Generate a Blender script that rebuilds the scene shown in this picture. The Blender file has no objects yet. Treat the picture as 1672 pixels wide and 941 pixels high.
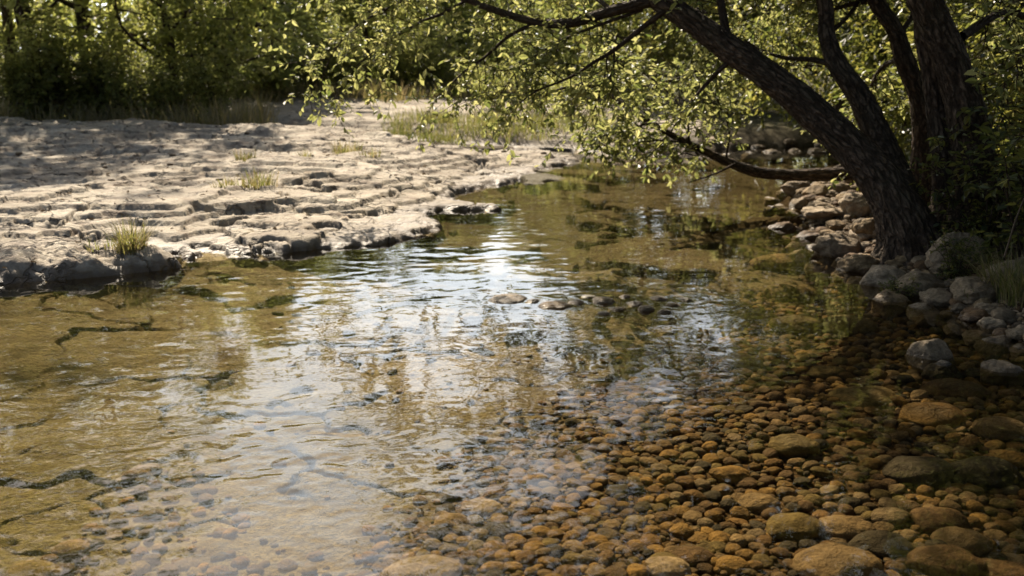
import bpy, bmesh, math, random
import numpy as np
from mathutils import Vector, Matrix, Euler

random.seed(7)
RNG = np.random.default_rng(11)
R = math.radians
SC = bpy.context.scene
COL = SC.collection

# ------------------------------------------------------------------ camera numbers
CAM_Z, PITCH, FPX = 1.5, R(13.5), 1625.0
CP, SP = math.cos(PITCH), math.sin(PITCH)
SUN_EL, SUN_AZ = R(37), R(-21)          # azimuth measured from +Y, negative = to the left


def ray(u, v):
    xn, yn = (u - 836) / FPX, (470.5 - v) / FPX
    return np.array([xn, CP + yn * SP, -SP + yn * CP])


def P(u, v, z=0.0):
    """point of the level z met by the measured direction (u, v)"""
    d = ray(u, v)
    t = (z - CAM_Z) / d[2]
    return np.array([0, 0, CAM_Z]) + d * t


def at(u, v, Y):
    d = ray(u, v)
    return np.array([0, 0, CAM_Z]) + d * (Y / d[1])


# ------------------------------------------------------------------ noise
_pr = np.random.default_rng(3)
_perm = _pr.permutation(256)
_perm = np.concatenate([_perm, _perm, _perm])
_g2 = np.stack([np.cos(np.arange(256) * 2 * np.pi / 256 * 97), np.sin(np.arange(256) * 2 * np.pi / 256 * 97)], 1)
_g3 = _pr.normal(size=(256, 3))
_g3 /= np.linalg.norm(_g3, axis=1)[:, None]


def pn2(x, y, seed=0):
    x = np.asarray(x, float) + seed * 17.31
    y = np.asarray(y, float) + seed * 9.77
    xi, yi = np.floor(x).astype(int), np.floor(y).astype(int)
    xf, yf = x - xi, y - yi
    xi &= 255
    yi &= 255
    u = xf * xf * xf * (xf * (xf * 6 - 15) + 10)
    v = yf * yf * yf * (yf * (yf * 6 - 15) + 10)

    def g(ix, iy, dx, dy):
        h = _perm[_perm[ix] + iy]
        return _g2[h, 0] * dx + _g2[h, 1] * dy
    a = g(xi, yi, xf, yf)
    b = g(xi + 1, yi, xf - 1, yf)
    c = g(xi, yi + 1, xf, yf - 1)
    d = g(xi + 1, yi + 1, xf - 1, yf - 1)
    return (a + u * (b - a) + v * ((c + u * (d - c)) - (a + u * (b - a)))) * 1.5


def pn3(p, seed=0):
    p = np.asarray(p, float) + np.array([seed * 13.7, seed * 7.9, seed * 3.3])
    i = np.floor(p).astype(int)
    f = p - i
    i &= 255
    w = f * f * f * (f * (f * 6 - 15) + 10)
    out = 0
    for dx in (0, 1):
        for dy in (0, 1):
            for dz in (0, 1):
                h = _perm[_perm[_perm[i[:, 0] + dx] + i[:, 1] + dy] + i[:, 2] + dz]
                gr = _g3[h]
                val = gr[:, 0] * (f[:, 0] - dx) + gr[:, 1] * (f[:, 1] - dy) + gr[:, 2] * (f[:, 2] - dz)
                k = (w[:, 0] if dx else 1 - w[:, 0]) * (w[:, 1] if dy else 1 - w[:, 1]) * (w[:, 2] if dz else 1 - w[:, 2])
                out = out + val * k
    return out * 1.5


def fbm2(x, y, oct=4, seed=0):
    s, a, f = 0, 1.0, 1.0
    for o in range(oct):
        s = s + a * pn2(x * f, y * f, seed + o * 3)
        a *= 0.5
        f *= 2.03
    return s


def sstep(a, b, x):
    t = np.clip((x - a) / (b - a), 0, 1)
    return t * t * (3 - 2 * t)


def voro_edge(x, y, seed=0):
    """distance between the two nearest cell points: 0 at a crack; also a random value per cell"""
    xi, yi = np.floor(x).astype(int), np.floor(y).astype(int)
    d1 = np.full(x.shape, 9.0)
    d2 = np.full(x.shape, 9.0)
    cid = np.zeros(x.shape)
    for dx in (-1, 0, 1):
        for dy in (-1, 0, 1):
            cx, cy = xi + dx, yi + dy
            h = _perm[(_perm[(cx + seed * 31) & 255] + cy) & 255]
            h2 = _perm[(h + 91) & 255]
            px, py = cx + 0.1 + 0.8 * h / 255, cy + 0.1 + 0.8 * h2 / 255
            d = np.hypot(x - px, y - py)
            near = d < d1
            d2 = np.where(near, d1, np.minimum(d2, d))
            cid = np.where(near, h / 255.0, cid)
            d1 = np.where(near, d, d1)
    return d2 - d1, cid


# ------------------------------------------------------------------ mesh helpers
class MB:
    def __init__(self):
        self.v, self.f, self.a, self.n = [], [], {}, 0

    def add(self, verts, faces, **attrs):
        verts = np.asarray(verts, float)
        faces = np.asarray(faces, int)
        self.v.append(verts)
        if len(faces):
            self.f.append(faces + self.n)
        for k, val in attrs.items():
            self.a.setdefault(k, []).append((self.n, np.asarray(val, float)))
        self.n += len(verts)

    def mesh(self, name, mat, smooth=True):
        me = bpy.data.meshes.new(name)
        v = np.concatenate(self.v)
        me.vertices.add(len(v))
        me.vertices.foreach_set('co', v.astype(np.float32).ravel())
        loops = np.concatenate([f.ravel() for f in self.f])
        tot = np.concatenate([np.full(len(f), f.shape[1]) for f in self.f])
        st = np.concatenate([[0], np.cumsum(tot)[:-1]])
        me.loops.add(len(loops))
        me.loops.foreach_set('vertex_index', loops.astype(np.int32))
        me.polygons.add(len(tot))
        me.polygons.foreach_set('loop_start', st.astype(np.int32))
        me.polygons.foreach_set('loop_total', tot.astype(np.int32))
        me.polygons.foreach_set('use_smooth', np.full(len(tot), smooth, dtype=bool))
        for k, parts in self.a.items():
            dim = parts[0][1].ndim
            if dim == 1:
                arr = np.zeros(len(v), np.float32)
            else:
                arr = np.zeros((len(v), 3), np.float32)
            for off, val in parts:
                arr[off:off + len(val)] = val
            at_ = me.attributes.new(k, 'FLOAT' if dim == 1 else 'FLOAT_VECTOR', 'POINT')
            at_.data.foreach_set('value' if dim == 1 else 'vector', arr.ravel())
        me.update(calc_edges=True)
        me.materials.append(mat)
        return me

    def build(self, name, mat, parent=None, smooth=True):
        return link(name, self.mesh(name, mat, smooth), parent)


def link(name, data, parent=None):
    o = bpy.data.objects.new(name, data)
    COL.objects.link(o)
    if parent is not None:
        o.parent = parent
    return o


def tag(o, label=None, cat=None, group=None, kind=None):
    for k, v in (('label', label), ('category', cat), ('group', group), ('kind', kind)):
        if v:
            o[k] = v
    return o


def thing(name, loc, label, cat, group=None, rz=0.0):
    o = link(name, None)
    o.location = loc
    o.rotation_euler = (0, 0, rz)
    return tag(o, label, cat, group)


def dup(root, loc, rz=0.0, s=1.0, label=None):
    r = root.copy()
    COL.objects.link(r)
    r.location = loc
    r.rotation_euler = (0, 0, rz)
    r.scale = (s, s, s) if np.isscalar(s) else s
    if label:
        r['label'] = label
    for ch in list(root.children):
        c = ch.copy()
        COL.objects.link(c)
        c.parent = r
    return r


def ico(sub):
    bm = bmesh.new()
    bmesh.ops.create_icosphere(bm, subdivisions=sub, radius=1)
    v = np.array([p.co[:] for p in bm.verts])
    f = np.array([[x.index for x in p.verts] for p in bm.faces])
    bm.free()
    return v, f


ICO = {k: ico(k) for k in (2, 3, 4, 5)}


def stone(seed, sub=4, rough=1.0, facets=4):
    """a water-worn stone of unit radius"""
    v, f = ICO[sub]
    rs = np.random.default_rng(seed)
    s = 1 + 0.22 * pn3(v * 0.9, seed) * rough + 0.11 * pn3(v * 2.1, seed + 5) * rough
    p = v * s[:, None]
    for _ in range(facets):
        n = rs.normal(size=3)
        n[2] *= 0.6
        n /= np.linalg.norm(n)
        dd = rs.uniform(0.72, 0.95)
        h = p @ n - dd
        p = p - n * (np.maximum(h, 0) * 0.75)[:, None]
    if sub >= 4:
        s2 = 0.035 * pn3(p * 4.5, seed + 8) + 0.02 * pn3(p * 10, seed + 11) - 0.03 * np.maximum(0, 1 - np.abs(pn3(p * 2.6, seed + 21)) / 0.08)
        p = p * (1 + s2 * rough)[:, None]
    return p, f


def resample(pts, radii, step):
    pts = np.asarray(pts, float)
    radii = np.asarray(radii, float)
    n = len(pts)
    # Catmull-Rom
    ext = np.vstack([2 * pts[0] - pts[1], pts, 2 * pts[-1] - pts[-2]])
    out, rr = [], []
    for i in range(n - 1):
        a, b, c, d = ext[i:i + 4]
        L = np.linalg.norm(c - b)
        m = max(2, int(L / step))
        t = np.linspace(0, 1, m, endpoint=False)[:, None]
        out.append(0.5 * ((2 * b) + (c - a) * t + (2 * a - 5 * b + 4 * c - d) * t ** 2 + (3 * b - a - 3 * c + d) * t ** 3))
        rr.append(radii[i] + (radii[i + 1] - radii[i]) * t[:, 0])
    out.append(pts[-1:])
    rr.append(radii[-1:])
    return np.vstack(out), np.concatenate(rr)


def tube(mb, pts, radii, seg=8, step=0.1, bark=0.0, seed=0, flare=0.0):
    p, r = resample(pts, radii, step)
    n = len(p)
    tan = np.gradient(p, axis=0)
    tan /= np.linalg.norm(tan, axis=1)[:, None] + 1e-9
    up = np.array([0.0, 0, 1]) if abs(tan[0, 2]) < 0.9 else np.array([1.0, 0, 0])
    N = np.zeros_like(p)
    x = np.cross(tan[0], up)
    x /= np.linalg.norm(x)
    for i in range(n):
        x = x - tan[i] * (x @ tan[i])
        x /= np.linalg.norm(x) + 1e-9
        N[i] = x
    B = np.cross(tan, N)
    s = np.concatenate([[0], np.cumsum(np.linalg.norm(np.diff(p, axis=0), axis=1))])
    ang = np.linspace(0, 2 * np.pi, seg, endpoint=False)
    A, S = np.meshgrid(ang, s)
    rad = np.repeat(r[:, None], seg, 1)
    ca, sa = np.cos(A), np.sin(A)
    q = np.stack([ca * r[:, None], sa * r[:, None], S], 2).reshape(-1, 3)
    if bark > 0:
        w = 0.04 * pn3(q * np.array([6, 6, 3.0]), seed + 2)
        q2 = q + w[:, None]
        rid = pn3(q2 * np.array([27, 27, 6.5]), seed)
        cut = np.maximum(0, 1 - np.abs(pn3(q2 * np.array([9, 9, 13.0]), seed + 6)) / .13)
        rid2 = pn3(q2 * np.array([60, 60, 20.0]), seed + 4)
        lump = pn3(q * np.array([3.5, 3.5, 1.6]), seed + 9)
        h = (np.abs(rid) * 1.5 - 0.4) + 0.5 * rid2 - .7 * cut
        rad = rad + (bark * h + r.repeat(seg) * 0.14 * lump).reshape(n, seg)
    if flare > 0:
        k = np.exp(-s / 0.22)[:, None]
        rad = rad * (1 + flare * k * (0.6 + 0.6 * np.cos(5 * A + seed) ** 2))
    v = p[:, None, :] + N[:, None, :] * (ca * rad)[:, :, None] + B[:, None, :] * (sa * rad)[:, :, None]
    i = np.arange(n - 1)[:, None] * seg
    j = np.arange(seg)[None, :]
    j2 = (j + 1) % seg
    f = np.stack([i + j, i + j2, i + seg + j2, i + seg + j], 2).reshape(-1, 4)
    mb.add(v.reshape(-1, 3), f, bark=q * 1.0)
    # close the tip
    c = mb.n
    mb.add(p[-1:] + tan[-1:] * r[-1], np.zeros((0, 3), int), bark=q[-1:])
    last = c - seg
    mb.f.append(np.stack([last + np.arange(seg), last + (np.arange(seg) + 1) % seg, np.full(seg, c)], 1))
    return p, r, tan


def unit(v):
    return v / (np.linalg.norm(v, axis=-1, keepdims=True) + 1e-9)


def add_leaves(mb, pos, axis, normal, length, width, tint, fold=0.25, six=True):
    axis = unit(axis)
    side = unit(np.cross(axis, normal))
    nor = np.cross(side, axis)
    L, W = length[:, None], width[:, None]
    if six:
        v = np.stack([pos,
                      pos + axis * L * .32 + side * W * .5 + nor * W * fold,
                      pos + axis * L * .68 + side * W * .42 + nor * W * fold,
                      pos + axis * L - nor * L * .08,
                      pos + axis * L * .68 - side * W * .42 + nor * W * fold,
                      pos + axis * L * .32 - side * W * .5 + nor * W * fold], 1)
        k = 6
        f = np.array([[0, 1, 2, 3], [0, 3, 4, 5]])
    else:
        v = np.stack([pos, pos + axis * L * .5 + side * W * .5 + nor * W * fold, pos + axis * L,
                      pos + axis * L * .5 - side * W * .5 + nor * W * fold], 1)
        k = 4
        f = np.array([[0, 1, 2], [0, 2, 3]])
    n = len(pos)
    F = (np.arange(n)[:, None, None] * k + f[None]).reshape(-1, f.shape[1])
    mb.add(v.reshape(-1, 3), F, tint=np.repeat(tint, k))


# ------------------------------------------------------------------ materials
MATS = {}


def new_mat(name):
    m = bpy.data.materials.new(name)
    m.use_nodes = True
    nt = m.node_tree
    nt.nodes.clear()
    out = nt.nodes.new('ShaderNodeOutputMaterial')
    MATS[name] = m
    return m, nt, out


class NT:
    def __init__(self, nt):
        self.nt = nt

    def n(self, t, **kw):
        nd = self.nt.nodes.new(t)
        for k, v in kw.items():
            setattr(nd, k, v)
        return nd

    def l(self, a, b):
        self.nt.links.new(a, b)

    def val(self, sock, x):
        if hasattr(x, 'is_output') or isinstance(x, bpy.types.NodeSocket):
            self.l(x, sock)
        else:
            sock.default_value = x

    def noise(self, vec, scale, detail=4, rough=.55, dist=0.0):
        nd = self.n('ShaderNodeTexNoise')
        nd.inputs['Scale'].default_value = scale
        nd.inputs['Detail'].default_value = detail
        nd.inputs['Roughness'].default_value = rough
        nd.inputs['Distortion'].default_value = dist
        self.l(vec, nd.inputs['Vector'])
        return nd.outputs['Fac']

    def ramp(self, fac, stops, interp='LINEAR'):
        nd = self.n('ShaderNodeValToRGB')
        cr = nd.color_ramp
        cr.interpolation = interp
        while len(cr.elements) > 1:
            cr.elements.remove(cr.elements[-1])
        first = True
        for p, c in stops:
            c = (c, c, c) if np.isscalar(c) else c
            if first:
                e = cr.elements[0]
                e.position = p
                first = False
            else:
                e = cr.elements.new(p)
            e.color = (c[0], c[1], c[2], 1)
        self.l(fac, nd.inputs['Fac'])
        return nd.outputs['Color']

    def mix(self, fac, a, b, mode='MIX'):
        nd = self.n('ShaderNodeMix', data_type='RGBA', blend_type=mode)
        self.val(nd.inputs[0], fac)
        for s, x in ((nd.inputs[6], a), (nd.inputs[7], b)):
            if isinstance(x, tuple):
                s.default_value = (x[0], x[1], x[2], 1)
            else:
                self.l(x, s)
        return nd.outputs[2]

    def math(self, op, a, b=0.0, c=None):
        nd = self.n('ShaderNodeMath', operation=op)
        self.val(nd.inputs[0], a)
        self.val(nd.inputs[1], b)
        if c is not None:
            self.val(nd.inputs[2], c)
        return nd.outputs[0]

    def bump(self, h, strength, dist, normal=None):
        nd = self.n('ShaderNodeBump')
        nd.inputs['Strength'].default_value = strength
        nd.inputs['Distance'].default_value = dist
        self.l(h, nd.inputs['Height'])
        if normal is not None:
            self.l(normal, nd.inputs['Normal'])
        return nd.outputs['Normal']

    def bsdf(self, color, rough, normal=None, spec=.4):
        nd = self.n('ShaderNodeBsdfPrincipled')
        self.val(nd.inputs['Base Color'], color)
        self.val(nd.inputs['Roughness'], rough)
        self.val(nd.inputs['Specular IOR Level'], spec)
        if normal is not None:
            self.l(normal, nd.inputs['Normal'])
        return nd.outputs[0]

    def pos(self):
        return self.n('ShaderNodeNewGeometry').outputs['Position']

    def attr(self, name, out='Fac'):
        nd = self.n('ShaderNodeAttribute', attribute_name=name)
        return nd.outputs[out]

    def stretch(self, vec, s):
        nd = self.n('ShaderNodeVectorMath', operation='MULTIPLY')
        self.l(vec, nd.inputs[0])
        nd.inputs[1].default_value = s
        return nd.outputs[0]

    def z(self, vec):
        nd = self.n('ShaderNodeSeparateXYZ')
        self.l(vec, nd.inputs[0])
        return nd.outputs['Z']


def mat_limestone():
    m, nt, out = new_mat('limestone')
    k = NT(nt)
    p = k.pos()
    big = k.noise(p, .9, 5, .6)
    mid = k.noise(k.stretch(p, (1, 1.8, 2)), 4.5, 6, .65)
    fine = k.noise(p, 38, 4, .7)
    c = k.ramp(big, [(.3, (.23, .19, .135)), (.5, (.375, .325, .245)), (.68, (.48, .43, .34))])
    c = k.mix(k.ramp(mid, [(.32, 1.0), (.5, 0.0)]), c, (.20, .145, .10))
    c = k.mix(k.ramp(fine, [(.35, .5), (.6, 0.0)]), c, (.22, .165, .12))
    spot = k.noise(p, 13, 5, .75)
    c = k.mix(k.ramp(spot, [(.56, 0.0), (.66, .7)]), c, (.16, .125, .095))
    # hairline cracks and grey weathering skin
    vor = k.n('ShaderNodeTexVoronoi', feature='DISTANCE_TO_EDGE')
    vor.inputs['Scale'].default_value = 2.6
    wob = k.n('ShaderNodeVectorMath', operation='ADD')
    wv = k.n('ShaderNodeTexNoise')
    wv.inputs['Scale'].default_value = 3.5
    wv.inputs['Detail'].default_value = 5
    k.l(p, wv.inputs['Vector'])
    k.l(k.stretch(wv.outputs['Color'], (.7, .7, .2)), wob.inputs[1])
    k.l(k.stretch(p, (1, 1.15, .3)), wob.inputs[0])
    k.l(wob.outputs[0], vor.inputs['Vector'])
    hair = k.math('MULTIPLY', k.ramp(vor.outputs['Distance'], [(0.0, 1.0), (.022, .6), (.05, 0.0)]), k.ramp(k.noise(p, 1.7, 3), [(.42, 0.0), (.56, 1.0)]))
    c = k.mix(hair, c, (.075, .058, .042))
    skin = k.noise(k.stretch(p, (1, 1.4, 1)), 2.3, 8, .72, .5)
    c = k.mix(k.ramp(skin, [(.52, 0.0), (.60, .62)]), c, (.19, .155, .12))
    # wet, algae browned rim at the waterline
    z = k.z(p)
    zz = k.math('ADD', z, k.math('MULTIPLY', k.math('SUBTRACT', mid, .5), .09))
    wet = k.ramp(zz, [(0.0, 1.0), (.03, .85), (.075, 0.0)])
    c = k.mix(wet, c, (.11, .08, .05))
    # cracks hold dark silt
    cr = k.attr('crack')
    c = k.mix(k.math('MULTIPLY', cr, .75), c, (.07, .052, .038))
    rgh = k.ramp(wet, [(0, .88), (1, .5)])
    h = k.math('SUBTRACT', k.math('ADD', k.math('MULTIPLY', mid, 1.0), k.math('MULTIPLY', fine, .35)), k.math('MULTIPLY', hair, .9))
    k.l(k.bsdf(c, rgh, k.bump(h, 1.0, .03), .3), out.inputs[0])
    return m


def mat_bed():
    m, nt, out = new_mat('bed')
    k = NT(nt)
    p = k.pos()
    big = k.noise(p, 1.1, 4, .6)
    mid = k.noise(p, 6, 6, .65)
    fine = k.noise(p, 45, 4, .7)
    # x to the right: gravel; y near: green algae
    stone = k.ramp(big, [(.3, (.13, .11, .062)), (.5, (.21, .18, .105)), (.7, (.31, .275, .18))])
    al = k.attr('algae')
    stone = k.mix(al, stone, k.ramp(mid, [(.35, (.085, .08, .03)), (.62, (.24, .205, .085))]))
    pale = k.attr('pale')
    stone = k.mix(pale, stone, k.ramp(mid, [(.3, (.22, .185, .13)), (.65, (.42, .37, .285))]))
    stone = k.mix(k.ramp(mid, [(.34, .6), (.48, 0.0)]), stone, (.12, .085, .035))
    stone = k.mix(k.ramp(fine, [(.38, .8), (.55, 0.0)]), stone, (.10, .075, .035))
    grav = k.ramp(fine, [(.3, (.02, .011, .004)), (.5, (.075, .042, .012)), (.7, (.17, .095, .03))])  # grit darkened so the gaps between pebbles look shadowed
    stone = k.mix(k.math('MULTIPLY', k.attr('deep'), .8), stone, (.07, .055, .02))  # partly dark tree reflections put into the colour of the far bed
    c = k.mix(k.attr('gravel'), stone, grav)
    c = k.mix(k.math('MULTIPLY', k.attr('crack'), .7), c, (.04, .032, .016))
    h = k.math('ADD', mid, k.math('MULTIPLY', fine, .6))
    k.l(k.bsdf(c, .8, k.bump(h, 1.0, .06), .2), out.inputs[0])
    return m


def mat_soil():
    m, nt, out = new_mat('soil')
    k = NT(nt)
    p = k.pos()
    mid = k.noise(p, 3, 6, .65)
    fine = k.noise(p, 40, 5, .7)
    c = k.ramp(mid, [(.3, (.055, .040, .026)), (.55, (.12, .09, .06)), (.75, (.20, .155, .11))])
    c = k.mix(k.ramp(fine, [(.4, .7), (.58, 0.0)]), c, (.035, .026, .018))
    c = k.mix(k.math('MULTIPLY', k.attr('turf'), .8), c, k.ramp(fine, [(.35, (.05, .055, .018)), (.65, (.16, .14, .06))]))
    h = k.math('ADD', mid, k.math('MULTIPLY', fine, .6))
    k.l(k.bsdf(c, .95, k.bump(h, 1.0, .05), .15), out.inputs[0])
    return m


def mat_water():
    m, nt, out = new_mat('water')
    k = NT(nt)
    f = k.n('ShaderNodeFresnel')
    # the surface is one straight-through sheet: the same index for light arriving from below, so no false total reflection
    bf = k.n('ShaderNodeNewGeometry').outputs['Backfacing']
    k.l(k.math('MULTIPLY_ADD', bf, 1 / 1.333 - 1.333, 1.333), f.inputs['IOR'])
    t = k.n('ShaderNodeBsdfTransparent')
    t.inputs[0].default_value = (.77, .70, .535, 1)
    g = k.n('ShaderNodeBsdfGlossy')
    g.inputs['Roughness'].default_value = .03
    mx = k.n('ShaderNodeMixShader')
    k.l(f.outputs[0], mx.inputs[0])
    k.l(t.outputs[0], mx.inputs[1])
    k.l(g.outputs[0], mx.inputs[2])
    k.l(mx.outputs[0], out.inputs[0])
    return m


def mat_stone(name, attr=False):
    """stones and boulders: colour of the object (or of the pebble inside the gravel mass)"""
    m, nt, out = new_mat(name)
    k = NT(nt)
    p = k.pos()
    base = k.attr('col', 'Vector') if attr else k.n('ShaderNodeObjectInfo').outputs['Color']
    mid = k.noise(p, 14, 6, .68, .6)
    fine = k.noise(p, 70, 4, .7)
    vein = k.noise(k.stretch(p, (1, 1, 2.5)), 9, 3, .6, 1.6)
    c = k.mix(k.ramp(mid, [(.33, .9), (.56, 0.0)]), base, k.mix(1.0, base, (.30, .27, .22), 'MULTIPLY'))
    c = k.mix(k.ramp(mid, [(.58, 0.0), (.72, .6)]), c, k.mix(1.0, base, (1.7, 1.75, 1.8), 'MULTIPLY'))
    c = k.mix(k.ramp(vein, [(.47, 0.0), (.5, .55), (.53, 0.0)]), c, k.mix(1.0, base, (.45, .42, .40), 'MULTIPLY'))
    c = k.mix(k.ramp(fine, [(.36, .55), (.5, 0.0)]), c, k.mix(1.0, base, (.45, .42, .4), 'MULTIPLY'))
    z = k.z(p)
    zz = k.math('ADD', z, k.math('MULTIPLY', k.math('SUBTRACT', mid, .5), .05))
    wet = k.ramp(k.math('ADD', zz, .1), [(.05, 0.0), (.085, .9), (.118, .9), (.14, 0.0)])
    if not attr:
        c = k.mix(wet, c, k.mix(1.0, c, (.50, .46, .40), 'MULTIPLY'))
    rgh = k.ramp(wet, [(0, .8), (1, .35)])
    h = k.math('ADD', mid, k.math('MULTIPLY', fine, .4))
    k.l(k.bsdf(c, rgh, k.bump(h, 1.0, .03), .35), out.inputs[0])
    return m


def mat_bark(name, c1, c2, c3):
    m, nt, out = new_mat(name)
    k = NT(nt)
    v = k.attr('bark', 'Vector')
    a = k.noise(k.stretch(v, (30, 30, 14)), 1.0, 6, .65, .4)
    b = k.noise(k.stretch(v, (60, 60, 22)), 1.0, 4, .7)
    l = k.noise(k.stretch(v, (4, 4, 3)), 1.0, 4, .6)
    c = k.ramp(a, [(.32, c1), (.44, c2), (.62, c3)])
    c = k.mix(k.ramp(b, [(.4, .6), (.55, 0.0)]), c, c1)
    c = k.mix(k.ramp(l, [(.52, 0.0), (.68, .5)]), c, (.11, .10, .065))
    vo = k.n('ShaderNodeTexVoronoi', feature='DISTANCE_TO_EDGE')
    vo.inputs['Scale'].default_value = 1.0
    wn = k.n('ShaderNodeVectorMath', operation='ADD')
    nn = k.n('ShaderNodeTexNoise')
    nn.inputs['Scale'].default_value = 9.0
    nn.inputs['Detail'].default_value = 4
    k.l(v, nn.inputs['Vector'])
    k.l(k.stretch(v, (27, 27, 6)), wn.inputs[0])
    k.l(k.stretch(nn.outputs['Color'], (1.6, 1.6, 1.6)), wn.inputs[1])
    k.l(wn.outputs[0], vo.inputs['Vector'])
    fur = k.ramp(vo.outputs['Distance'], [(.0, 1.0), (.10, .7), (.22, 0.0)])
    c = k.mix(k.math('MULTIPLY', fur, .7), c, c1)
    h = k.math('SUBTRACT', k.math('ADD', a, k.math('MULTIPLY', b, .5)), k.math('MULTIPLY', fur, .8))
    k.l(k.bsdf(c, .9, k.bump(h, 1.0, .02), .2), out.inputs[0])
    return m


def mat_leaf(name, stops, tstops, trans=.5, rough=.42):
    m, nt, out = new_mat(name)
    k = NT(nt)
    t = k.attr('tint')
    pr = k.bsdf(k.ramp(t, stops), rough, None, .45)
    tr = k.n('ShaderNodeBsdfTranslucent')
    k.l(k.ramp(t, tstops), tr.inputs['Color'])
    mx = k.n('ShaderNodeMixShader')
    mx.inputs[0].default_value = trans
    k.l(pr, mx.inputs[1])
    k.l(tr.outputs[0], mx.inputs[2])
    k.l(mx.outputs[0], out.inputs[0])
    return m


M_LIME, M_BED, M_SOIL, M_WATER = mat_limestone(), mat_bed(), mat_soil(), mat_water()
M_STONE, M_GRAVEL = mat_stone('stone'), mat_stone('gravel', True)
M_BARK = mat_bark('bark', (.016, .011, .007), (.085, .058, .038), (.19, .138, .096))
M_TWIG = mat_bark('twig_bark', (.03, .02, .013), (.07, .048, .032), (.12, .09, .06))
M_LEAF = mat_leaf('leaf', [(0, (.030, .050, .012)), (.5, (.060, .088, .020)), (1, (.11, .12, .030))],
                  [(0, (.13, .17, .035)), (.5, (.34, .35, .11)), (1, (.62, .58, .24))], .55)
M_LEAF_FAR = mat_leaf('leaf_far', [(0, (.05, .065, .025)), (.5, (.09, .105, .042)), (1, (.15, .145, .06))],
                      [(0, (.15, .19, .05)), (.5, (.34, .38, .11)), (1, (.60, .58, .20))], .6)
M_LEAF_SUN = mat_leaf('leaf_painted_sun', [(0, (.07, .085, .028)), (.5, (.12, .13, .045)), (1, (.19, .175, .065))],
                      [(0, (.24, .28, .06)), (.5, (.50, .52, .14)), (1, (.70, .66, .22))], .62)  # brighter copy of the far leaf: sunlight put into the colour of shaded crowns
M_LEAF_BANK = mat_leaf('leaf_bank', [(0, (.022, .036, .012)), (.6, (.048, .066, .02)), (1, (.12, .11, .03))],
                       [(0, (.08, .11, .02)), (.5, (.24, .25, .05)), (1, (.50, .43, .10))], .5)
M_GRASS = mat_leaf('grass_blade', [(0, (.06, .07, .02)), (.5, (.18, .155, .07)), (1, (.48, .38, .22))],
                   [(0, (.14, .18, .03)), (.5, (.27, .25, .07)), (1, (.36, .27, .13))], .45, .55)
M_DRY = mat_leaf('dry_litter', [(0, (.07, .045, .025)), (.5, (.17, .115, .065)), (1, (.30, .22, .14))],
                 [(0, (.06, .04, .02)), (1, (.2, .14, .07))], .2, .7)

# ------------------------------------------------------------------ terrain
def poly_sd(poly, x, y):
    """signed distance, positive inside"""
    poly = np.asarray(poly, float)[:, :2]
    d = np.full(x.shape, 1e9)
    ins = np.zeros(x.shape, bool)
    n = len(poly)
    for i in range(n):
        ax, ay = poly[i]
        bx, by = poly[(i + 1) % n]
        ex, ey = bx - ax, by - ay
        t = np.clip(((x - ax) * ex + (y - ay) * ey) / (ex * ex + ey * ey + 1e-12), 0, 1)
        d = np.minimum(d, (x - ax - t * ex) ** 2 + (y - ay - t * ey) ** 2)
        c = ((ay > y) != (by > y))
        with np.errstate(divide='ignore', invalid='ignore'):
            xx = ex * (y - ay) / (ey if abs(ey) > 1e-12 else 1e-12) + ax
        ins ^= c & (x < xx)
    return np.where(ins, 1, -1) * np.sqrt(d)


SHELF_EDGE = [(-260, 492), (-120, 480), (0, 452), (70, 430), (150, 414), (235, 412), (300, 428), (340, 425), (420, 416), (520, 409), (600, 404),
              (680, 396), (733, 381), (746, 372), (722, 361), (690, 352), (740, 346), (832, 345), (822, 338), (760, 333), (728, 326), (765, 313),
              (820, 304), (850, 294), (880, 283), (912, 271), (950, 264), (925, 255), (880, 246), (845, 240)]
SHELF = [P(*q) for q in SHELF_EDGE] + [P(800, 224, .25), P(690, 213, .3), P(540, 204, .33), P(330, 191, .38), P(0, 184, .4), P(-420, 184, .4),
         np.array([-30, 19, 0]), np.array([-30, -14, 0]), np.array([-5.5, -14, 0]), np.array([-5.0, 0, 0]), np.array([-4.6, 3.5, 0])]
LOBE = [P(*q) for q in ((-160, 478), (0, 470), (80, 463), (150, 456), (230, 449), (285, 441), (304, 434), (290, 424), (240, 416), (160, 412), (60, 416), (-160, 430))]
RIGHT_EDGE = [(1760, 660), (1672, 585), (1610, 545), (1560, 520), (1500, 497), (1425, 468), (1352, 424), (1312, 384), (1296, 350), (1275, 318), (1335, 294), (1450, 278), (1600, 272)]
RIGHT = [np.array([3.3, -14, 0]), np.array([2.5, 2.2, 0])] + [P(*q) for q in RIGHT_EDGE] + [np.array([9, 11.5, 0]), np.array([30, 11.5, 0]), np.array([30, -14, 0])]
FAR = [P(1000, 253), P(1080, 250), P(1150, 245), P(1260, 241), P(1400, 238), P(1600, 236), np.array([30, 16.5, 0]), np.array([60, 80, 0]), np.array([-60, 80, 0]), np.array([-30, 19.5, 0]),
       P(-300, 188, .3), P(0, 187, .3), P(330, 195, .22), P(520, 208, .15), P(640, 216, .12), P(760, 226, .1), P(860, 238, .05), P(930, 243, .03)]
BACK = [np.array([-40, -11, 0]), np.array([40, -11, 0]), np.array([60, -80, 0]), np.array([-60, -80, 0])]


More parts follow.
